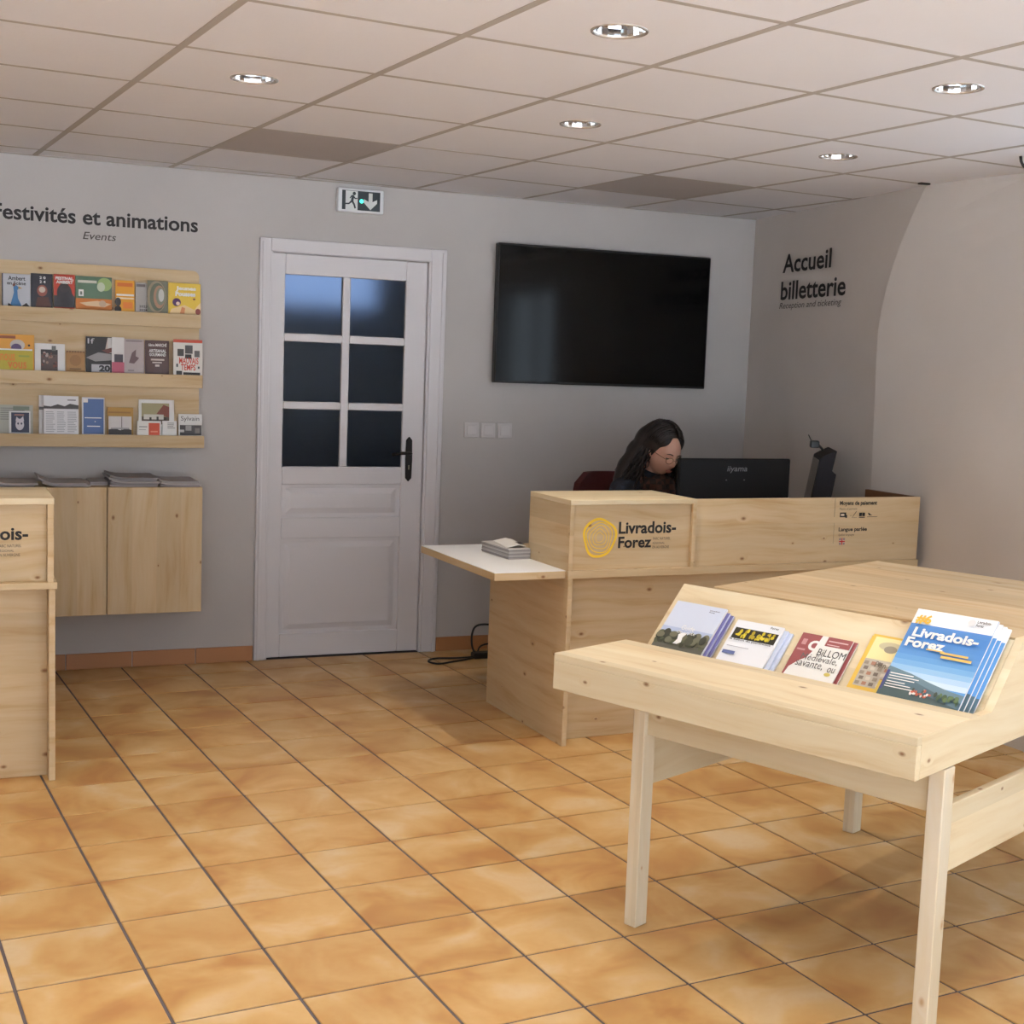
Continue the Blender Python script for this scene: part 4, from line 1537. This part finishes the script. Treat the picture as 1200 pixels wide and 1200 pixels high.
# pile of leaflets on the white wing of the desk
wp = empty('leaflet_pile', (0, 0, 0), 0, 'small grey pile of leaflets on the white desk wing', 'leaflets')
WPM = DM @ Matrix.Translation((-.048, .47, .7148)) @ Matrix.Rotation(R(2), 4, 'Z')
wp.matrix_world = WPM
for k in range(9):
    rr = random.Random(k)
    dx, dy = rr.uniform(-.002, .002), rr.uniform(-.003, .003)
    box('leaflet', -.062 + dx, .040 + dx, -.13 + dy, .13 + dy, .0002 + .0050 * k, .0048 + .0050 * k, plain(((176, 170, 168), (150, 146, 146), (196, 192, 190))[k % 3], .7), wp, None, 0)
op = empty('open_leaflet', (0, 0, 0), 0, 'white leaflet lying askew on the grey leaflet pile', 'brochure')
op.matrix_world = DM @ Matrix.Translation((-.032, .46, .7602)) @ Matrix.Rotation(R(-9), 4, 'Z')
b = bmesh.new()
add_prism(b, [(-.055, .0), (0, .012), (.03, .006), (.03, .008), (0, .014), (-.055, .002)], 1, -.10, .12)
finish(b, 'leaflet_sheet', PAPER, op)
box('leaflet_photo', .005, .026, -.09, -.02, .0142, .0146, plain((70, 66, 70), .5), op, None, 0)

# ================================================================== ELECTRICAL BITS
cbl = empty('power_cable', (2.52, 6.40, 0), 0, 'black cable and power adapter on the floor beside the desk', 'cable')
ad = box('adapter', .01, .13, -.03, .03, .001, .032, BLACKP, cbl, None, .006)
P = lambda x, y, z: (x - 2.52, y - 6.40, z)
c0 = at_z(549, 765, .02)
tube('cable', smooth_path([P(2.55, 6.40, .016), P(2.535, 6.42, .06), P(2.54, 6.44, .12), P(2.57, 6.45, .162), P(2.64, 6.42, .170), P(2.76, 6.3, .168)]), .0055, BLACKP, cbl)
tube('cable', smooth_path([P(2.54, 6.385, .012), P(2.44, 6.40, .007), P(2.33, 6.42, .006), P(2.275, 6.36, .006), P(2.31, 6.30, .006), P(2.40, 6.33, .006), P(2.48, 6.36, .006), P(2.56, 6.38, .012)]), .005, BLACKP, cbl)
tube('cable', smooth_path([P(2.56, 6.41, .02), P(2.60, 6.46, .05), P(2.68, 6.47, .055), P(2.78, 6.4, .02)]), .005, BLACKP, cbl)

# ---- computer monitor on the desk, back towards the visitors
mo = empty('monitor', (3.362, 5.305, .7145), R(2), 'black computer monitor with its back to the visitors', 'monitor')
box('shell', -.304, .304, -.018, .012, .062, .418, plain((15, 15, 17), .55, 0.0, .25), mo, None, .006)
box('screen', -.298, .298, .012, .0135, .072, .412, glossy_dark('monitor_screen', (12, 12, 14), .2), mo, None, 0)
box('rear_bulge', -.15, .15, -.040, -.018, .08, .215, plain((24, 24, 27), .5), mo, None, .008)
b = bmesh.new()
add_text(b, 'iiyama', -.050, .060, .352, .384, 0, .01, .15)
plane_up('brand_lettering', b, plain((122, 122, 126), .4), mo, frame_matrix((0, -.0186, 0), (1, 0, 0), (0, 0, 1)))
for sx in (-.052, .046):
    box('screw_cover', sx - .003, sx + .003, -.0195, -.018, .318, .322, plain((120, 120, 120), .3), mo, None, 0)
box('stand_column', -.03, .03, -.066, -.040, .010, .21, BLACKP, mo, None, .003)
box('stand_foot', -.13, .13, -.11, .09, .0006, .011, BLACKP, mo, None, .004)

# ---- second screen seen from the side, tilted back, with a small camera on top
sm = empty('till_screen', (3.925, 5.42, .7145), R(-30), 'dark tilted till screen seen from the side', 'screen')
DK = plain((44, 42, 46), .7, 0.0, .15)
prism('screen_slab', [(-.060, .18), (-.020, .425), (.002, .438), (.046, .462), (.054, .460), (.034, .365), (.056, .350), (.030, .17)], 1, -.17, .17, DK, sm, None, .002)
box('screen_face', -.001, .001, -.15, .15, -.11, .11, glossy_dark('till_glass', (14, 14, 16), .15), sm, None, 0).matrix_local = Matrix.Translation((-.0415, 0, .305)) @ Matrix.Rotation(R(9.2), 4, 'Y')
box('stand_column', -.022, .018, -.05, .05, .012, .20, DK, sm, None, .003)
box('stand_foot', -.09, .09, -.11, .11, .0006, .013, DK, sm, None, .004)
wc = empty('webcam', (0, 0, 0), 0, 'small black camera perched on the tilted till screen', 'camera')
wc.matrix_world = sm.matrix_world
wc.location = Vector((3.925, 5.42, .7145 + .448))
wc.rotation_euler = (0, 0, R(-30))
box('camera_body', -.058, -.016, -.03, .03, .016, .050, BLACKP, wc, None, .004)
tube('camera_arm', [(-.022, 0, .034), (.000, 0, .012), (.006, 0, .0025)], .006, BLACKP, wc)
tube('camera_cable', smooth_path([(-.052, 0, .049), (-.060, 0, .062), (-.068, 0, .078)]), .0022, BLACKP, wc)

# ---- black spotlight bracket hanging from the ceiling at the right edge
sp = empty('spotlight', (3.99, 4.20, CEIL), 0, 'black curved bracket of a spotlight at the right edge of the ceiling', 'spotlight')
c1 = at_z(1196, 183, CEIL - .004)
sp.location = (c1.x, c1.y, CEIL)
dr = Vector((_right.x, _right.y, 0)).normalized()
pts = []
for k in range(9):
    an = pi * (1.0 + k / 8)
    pts.append(Vector((dr.x * (.045 + .045 * cos(an)), dr.y * (.045 + .045 * cos(an)), -.004 + .050 * sin(an))))
tube('bracket', pts, .0055, BLACKP, sp)
bm = bmesh.new()
add_lathe(bm, [(.001, 0), (.026, 0), (.030, -.08), (.027, -.08), (.022, -.01), (.001, -.01)], 20, (dr.x * .085, dr.y * .085, -.012))
finish(bm, 'lamp_head', BLACKP, sp, smooth=True)

# ================================================================== PERSON AT THE DESK
PH = R(14.5)
PO = Vector((3.188, 5.934, 0))
PM = Matrix.Translation(PO) @ Matrix.Rotation(PH, 4, 'Z')
person = empty('person', PO, PH, 'woman with long dark wavy hair and glasses looking down behind the monitor', 'person')


def add_capsule(bm, a, b, ra, rb, seg=14):
    a, b = Vector(a), Vector(b)
    d = (b - a)
    L = d.length
    d.normalize()
    n1 = d.orthogonal().normalized()
    n2 = d.cross(n1)
    rings = []
    K = 4
    prof = [(-ra * cos(pi / 2 * k / K), ra * sin(pi / 2 * k / K)) for k in range(1, K + 1)] + [(L + rb * sin(pi / 2 * k / K), rb * cos(pi / 2 * k / K)) for k in range(0, K)]
    for t, r in prof:
        rings.append([bm.verts.new(a + d * t + (n1 * cos(2 * pi * k / seg) + n2 * sin(2 * pi * k / seg)) * r) for k in range(seg)])
    for p, q in zip(rings, rings[1:]):
        for k in range(seg):
            bm.faces.new((p[k], p[(k + 1) % seg], q[(k + 1) % seg], q[k]))
    c0 = bm.verts.new(a - d * ra)
    c1 = bm.verts.new(b + d * rb)
    for k in range(seg):
        bm.faces.new((c0, rings[0][(k + 1) % seg], rings[0][k]))
        bm.faces.new((c1, rings[-1][k], rings[-1][(k + 1) % seg]))


def add_chain(bm, pts, rads):
    for (a, ra), (b, rb) in zip(zip(pts, rads), list(zip(pts, rads))[1:]):
        add_capsule(bm, a, b, ra, rb)


def add_ellipsoid(bm, c, r, m=None, sub=3):
    g = bmesh.ops.create_icosphere(bm, subdivisions=sub, radius=1.0)
    for v in g['verts']:
        p = Vector((v.co.x * r[0] + c[0], v.co.y * r[1] + c[1], v.co.z * r[2] + c[2]))
        v.co = m @ p if m else p


def remeshed(bm, name, voxel, mat, parent, smooth_it=2):
    bmesh.ops.recalc_face_normals(bm, faces=bm.faces)
    me = bpy.data.meshes.new(name)
    bm.to_mesh(me)
    bm.free()
    o = bpy.data.objects.new(name, me)
    COL.objects.link(o)
    md = o.modifiers.new('r', 'REMESH')
    md.mode = 'VOXEL'
    md.voxel_size = voxel
    md.use_smooth_shade = True
    if smooth_it:
        s = o.modifiers.new('s', 'SMOOTH')
        s.iterations = smooth_it
        s.factor = .5
    dg = bpy.context.evaluated_depsgraph_get()
    m2 = bpy.data.meshes.new_from_object(o.evaluated_get(dg))
    o.modifiers.clear()
    o.data = m2
    bpy.data.meshes.remove(me)
    m2.name = name
    m2.materials.clear()
    m2.materials.append(mat)
    for p in m2.polygons:
        p.use_smooth = True
    o.parent = parent
    return o


SKIN = NT('skin')
SKIN.b.inputs['Base Color'].default_value = rgb(206, 158, 136)
SKIN.b.inputs['Roughness'].default_value = .5
SKIN.b.inputs['Subsurface Weight'].default_value = .1
SKIN.b.inputs['Subsurface Radius'].default_value = (.01, .004, .002)
SKIN = SKIN.m
# head frame inside the person's frame: looks down and a little to her left
HC = Vector((.0, -.190, 1.128))
HM = Matrix.Translation(HC) @ Matrix.Rotation(R(-4), 4, 'Z') @ Matrix.Rotation(R(6), 4, 'Y') @ Matrix.Rotation(R(24), 4, 'X')

bm = bmesh.new()
# head
g = bmesh.ops.create_icosphere(bm, subdivisions=5, radius=1.0)


def bumpf(p, c, s):
    d = Vector(((p.x - c[0]) / s[0], (p.y - c[1]) / s[1], (p.z - c[2]) / s[2]))
    return math.exp(-d.length_squared)


for v in g['verts']:
    n = v.co.normalized()
    p = Vector((n.x * .074, n.y * .093, n.z * .112))
    if n.z < 0 and n.y < .3:                      # jaw narrows, chin comes forward
        k = -n.z
        p.x *= 1 - .30 * k ** 1.5
        p.y *= 1 - .06 * k
    if n.z < -.2 and n.y > 0:
        p.y *= 1 + .25 * n.z
    f = 1 if n.y < 0 else 0
    if f:
        p.y -= .022 * bumpf(p, (0, -.09, -.022), (.011, .05, .022))      # nose
        p.y -= .010 * bumpf(p, (0, -.09, -.002), (.009, .05, .026))
        p.y -= .007 * bumpf(p, (0, -.08, -.058), (.020, .05, .011))      # lips
        p.y -= .010 * bumpf(p, (0, -.07, -.092), (.022, .05, .018))      # chin
        for s in (-1, 1):
            p.y += .010 * bumpf(p, (s * .031, -.085, .006), (.018, .05, .012))   # eye sockets
            p.y -= .005 * bumpf(p, (s * .030, -.085, .028), (.022, .05, .008))   # brows
            p.y -= .004 * bumpf(p, (s * .040, -.07, -.022), (.018, .05, .018))   # cheeks
            p.y -= .003 * bumpf(p, (s * .031, -.085, .004), (.010, .05, .006))   # lids
    v.co = HM @ p
for s in (-1, 1):
    add_ellipsoid(bm, (s * .074, .012, -.004), (.010, .020, .032), HM, 3)
add_chain(bm, [HM @ Vector((0, .030, -.075)), (0, -.115, 1.02), (0, -.085, .96)], [.050, .052, .065])
# torso, arms, legs
add_chain(bm, [(0, -.080, .93), (0, -.055, .80), (0, -.02, .66), (0, 0, .56)], [.105, .118, .115, .125])
for s in (-1, 1):
    add_chain(bm, [(s * .06, -.085, .945), (s * .150, -.085, .925), (s * .215, -.14, .72), (s * .165, -.33, .765), (s * .135, -.405, .755)], [.07, .058, .042, .034, .025])
    add_chain(bm, [(s * .085, .0, .535), (s * .115, -.40, .520), (s * .110, -.38, .10)], [.088, .062, .042])
    add_chain(bm, [(s * .110, -.37, .062), (s * .115, -.52, .035)], [.042, .030])
    # palm and five fingers resting on the desk
    add_chain(bm, [(s * .133, -.405, .752), (s * .122, -.455, .745)], [.024, .026])
    add_chain(bm, [(s * .145, -.415, .750), (s * .140, -.460, .744)], [.018, .020])
    for k, (dx, L) in enumerate(((.100, .070), (.118, .080), (.134, .076), (.150, .060))):
        a = Vector((s * dx, -.468, .747))
        add_chain(bm, [a, a + Vector((-s * .004, -L * .5, .006)), a + Vector((-s * .008, -L, -.018))], [.0095, .0088, .0075])
    a = Vector((s * .104, -.425, .744))
    add_chain(bm, [a, a + Vector((-s * .026, -.028, -.002)), a + Vector((-s * .034, -.056, -.010))], [.012, .010, .008])
body = remeshed(bm, 'body', .0055, SKIN, person, 1)

# clothing
NAVYC = NT('dark_jacket')
g_ = NAVYC.n('ShaderNodeNewGeometry')
nz = NAVYC.n('ShaderNodeTexNoise', ins={'Scale': 30.0, 'Detail': 4.0})
NAVYC.l(g_.outputs['Position'], nz.inputs['Vector'])
NAVYC.l(NAVYC.ramp(nz.outputs[0], [(.35, rgb(22, 22, 28)), (.6, rgb(40, 46, 60)), (.75, rgb(56, 66, 84))]), NAVYC.b.inputs['Base Color'])
NAVYC.b.inputs['Roughness'].default_value = .85
bm = bmesh.new()
add_chain(bm, [(0, -.085, .955), (0, -.055, .80), (0, -.02, .66), (0, 0, .56)], [.110, .134, .130, .142])
for s in (-1, 1):
    add_chain(bm, [(s * .05, -.085, .955), (s * .150, -.083, .932), (s * .217, -.14, .72), (s * .165, -.335, .766)], [.085, .073, .056, .044])
remeshed(bm, 'jacket', .009, NAVYC.m, person, 2)['label'] = 'dark navy jacket'
bm = bmesh.new()
for s in (-1, 1):
    add_chain(bm, [(s * .085, .0, .540), (s * .115, -.40, .522), (s * .110, -.38, .12)], [.100, .074, .056])
remeshed(bm, 'trousers', .010, plain((30, 30, 36), .85), person, 2)
bm = bmesh.new()
for s in (-1, 1):
    add_chain(bm, [(s * .110, -.37, .060), (s * .115, -.52, .040)], [.052, .038])
remeshed(bm, 'shoes', .008, plain((26, 24, 24), .5), person, 1)
# scarf
sc = NT('checked_scarf')
gq = sc.n('ShaderNodeNewGeometry')
ck = sc.n('ShaderNodeTexChecker', ins={'Scale': 38.0})
ck.inputs['Color1'].default_value = rgb(74, 46, 38)
ck.inputs['Color2'].default_value = rgb(40, 32, 32)
sc.l(gq.outputs['Position'], ck.inputs['Vector'])
sc.l(ck.outputs[0], sc.b.inputs['Base Color'])
sc.b.inputs['Roughness'].default_value = .95
bm = bmesh.new()
loop = [(.085 * cos(t), -.115 + .080 * sin(t), .995 + .018 * sin(3 * t) - .02 * sin(t + pi)) for t in [2 * pi * k / 12 for k in range(13)]]
add_chain(bm, loop, [.034] * 13)
add_chain(bm, [(-.03, -.19, .98), (-.03, -.21, .90), (-.04, -.20, .80)], [.036, .042, .036])
add_chain(bm, [(.04, -.19, .98), (.05, -.215, .91), (.05, -.20, .84)], [.034, .038, .030])
remeshed(bm, 'scarf', .008, sc.m, person, 1)['label'] = 'brown checked scarf'

# hair: cap, side masses and wavy locks
HAIR = NT('dark_hair')
HAIR.b.inputs['Base Color'].default_value = rgb(34, 26, 24)
HAIR.b.inputs['Roughness'].default_value = .42
HAIR.b.inputs['Specular IOR Level'].default_value = .4
bm = bmesh.new()
add_ellipsoid(bm, (0, .030, .024), (.088, .098, .112), HM, 4)
add_ellipsoid(bm, (.036, .022, .066), (.050, .080, .060), HM, 3)
add_ellipsoid(bm, (-.036, .022, .066), (.050, .080, .060), HM, 3)
add_ellipsoid(bm, (-.030, .085, .010), (.085, .070, .095), HM, 3)
add_ellipsoid(bm, (-.045, .095, -.060), (.085, .065, .085), HM, 3)
for s in (-1, 1):
    top_ = HM @ Vector((s * .070, .020, .045))
    add_chain(bm, [top_, HM @ Vector((s * .080, .050, -.01)), HM @ Vector((s * .080, .062, -.06))], [.028, .028, .028])
add_chain(bm, [HM @ Vector((0, .10, 0)), HM @ Vector((-.03, .10, -.08)), Vector((-.07, -.03, 1.00)), Vector((-.09, -.02, .93))], [.055, .06, .06, .045])
add_chain(bm, [HM @ Vector((-.070, .075, .0)), Vector((-.110, -.055, 1.05)), Vector((-.135, -.05, .98)), Vector((-.130, -.07, .92))], [.045, .050, .046, .030])
add_chain(bm, [HM @ Vector((.085, .03, -.01)), Vector((.110, -.13, 1.04)), Vector((.105, -.14, .97))], [.028, .032, .024])
hair = remeshed(bm, 'hair', .007, HAIR.m, person, 2)
hair['label'] = 'long dark wavy hair'
rr = random.Random(11)
bm = bmesh.new()
for k in range(230):
    side = rr.choice((-1, -1, -1, 1))
    an = rr.uniform(.50, 1.0) * pi if side < 0 else rr.uniform(.36, .95) * pi
    hgt = rr.uniform(-.04, .07)
    st = Vector((side * .088 * sin(an) * (1 - .25 * max(0, hgt) / .09), .030 - .102 * cos(an), hgt))
    a = HM @ st
    out = (a - (HM @ Vector((0, .02, .0))))
    out.z = 0
    out.normalize()
    low = rr.uniform(.90, 1.05)
    ph = rr.uniform(0, 6.28)
    amp = rr.uniform(.010, .024)
    sprd = rr.uniform(.030, .115) if side < 0 else rr.uniform(.0, .024)
    pts = []
    N = 9
    for q in range(N + 1):
        t = q / N
        z = a.z + (low - a.z) * t
        p = Vector((a.x, a.y, 0)) + out * (.004 + sprd * t) + Vector((amp * sin(ph + 14 * t), amp * cos(ph + 13 * t), 0)) * (.3 + .7 * t)
        pts.append((p.x, p.y, z))
    r0 = rr.uniform(.004, .008)
    add_tube(bm, pts, [r0 * (1 - .65 * (q / N) ** 2) for q in range(N + 1)], 5)
# locks over the crown from the parting
for k in range(60):
    u = rr.uniform(-1, 1)
    y0 = rr.uniform(-.055, .09)
    pts = []
    s = 1 if u > 0 else -1
    for q in range(7):
        t = q / 6
        an = t * rr.uniform(1.25, 1.35)
        x = s * (.008 + .089 * sin(an))
        z = .024 + .118 * cos(an) + .003 * sin(9 * t + k)
        sh = math.sqrt(max(0, 1 - ((y0 - .03) / .105) ** 2))
        pts.append(HM @ Vector((x * (.4 + .6 * sh), y0 + .020 * t, .024 + (z - .024) * (.35 + .65 * sh))))
    add_tube(bm, pts, [.006] * 6 + [.003], 5)
finish(bm, 'hair_locks', HAIR.m, hair, smooth=True)

# face details
bm = bmesh.new()
for s in (-1, 1):
    add_tube(bm, [HM @ Vector((s * (.014 + .011 * k), -.0925 + .0012 * k * k + .001, .0245 + (.003, .006, .006, .002)[k])) for k in range(4)], [.0018, .0026, .0024, .0012], 6)
finish(bm, 'eyebrows', plain((44, 30, 26), .8), person, smooth=True)
bm = bmesh.new()
for s in (-1, 1):
    add_ellipsoid(bm, (s * .031, -.0790, .0035), (.0105, .0068, .0030), HM, 2)
finish(bm, 'eyes', plain((50, 36, 32), .3), person, smooth=True)
bm = bmesh.new()
add_ellipsoid(bm, (0, -.0905, -.0555), (.021, .0055, .0036), HM, 3)
add_ellipsoid(bm, (0, -.0895, -.0620), (.017, .0060, .0042), HM, 3)
finish(bm, 'lips', plain((168, 104, 94), .5), person, smooth=True)
bm = bmesh.new()
for s in (-1, 1):
    ring = [HM @ Vector((s * .031 + .022 * cos(t), -.103 + .0022 * (abs(cos(t))), .002 + .016 * sin(t))) for t in [2 * pi * k / 20 for k in range(21)]]
    add_tube(bm, ring, .0011, 6, 0, False)
    add_tube(bm, [HM @ Vector((s * .053, -.100, .006)), HM @ Vector((s * .074, -.05, .008)), HM @ Vector((s * .080, .005, .008))], .0010, 6)
add_tube(bm, [HM @ Vector((x, -.105 - .002 * (1 - abs(x) / .009), .006)) for x in (-.009, 0, .009)], .0011, 6)
finish(bm, 'glasses', plain((150, 126, 92), .25, .8), person, smooth=True)['label'] = 'thin wire glasses'

# ---- her office chair
ch = empty('office_chair', PM @ Vector((.045, .02, 0)), PH, 'office chair with dark maroon backrest behind the desk', 'chair')
MAR = plain((84, 30, 30), .85, name='maroon_fabric')
bm = bmesh.new()
n = 12
prof = []
for face in (0, 1):
    rows_ = []
    for j in range(9):
        tz = j / 8
        z = .56 + .43 * tz
        hw = .195 * (1 - .16 * abs(2 * tz - 1) ** 4) - (.05 * max(0, tz - .85) / .15)
        rows_.append([bm.verts.new((hw * (2 * i / n - 1), .205 + .05 * tz - .035 * (1 - (2 * i / n - 1) ** 2) * -1 + (face * .045), z)) for i in range(n + 1)])
    prof.append(rows_)
for j in range(8):
    for i in range(n):
        bm.faces.new((prof[0][j][i], prof[0][j][i + 1], prof[0][j + 1][i + 1], prof[0][j + 1][i]))
        bm.faces.new((prof[1][j][i], prof[1][j + 1][i], prof[1][j + 1][i + 1], prof[1][j][i + 1]))
    for i, fl in ((0, 0), (n, 1)):
        bm.faces.new((prof[0][j][i], prof[0][j + 1][i], prof[1][j + 1][i], prof[1][j][i]))
for j in (0, 8):
    for i in range(n):
        bm.faces.new((prof[0][j][i], prof[0][j][i + 1], prof[1][j][i + 1], prof[1][j][i]))
finish(bm, 'backrest', MAR, ch, smooth=False)
box('seat', -.23, .23, -.26, .20, .385, .435, MAR, ch, None, .02)
tube('back_support', smooth_path([(0, .10, .375), (0, .27, .39), (0, .315, .50), (0, .30, .70)]), .018, BLACKP, ch)
tube('gas_column', [(0, -.03, .09), (0, -.03, .384)], .025, BLACKP, ch, 12)
for k in range(5):
    an = 2 * pi * k / 5 + .3
    sp_ = tube('base_arm', [(.02 * cos(an), -.03 + .02 * sin(an), .10), (.29 * cos(an), -.03 + .29 * sin(an), .072)], [.022, .015], BLACKP, ch)
    bm = bmesh.new()
    cx_, cy_ = .285 * cos(an), -.03 + .285 * sin(an)
    add_tube(bm, [(cx_ - .02 * sin(an), cy_ + .02 * cos(an), .029), (cx_ + .02 * sin(an), cy_ - .02 * cos(an), .029)], .0285, 14)
    finish(bm, 'castor', BLACKP, sp_, smooth=False)
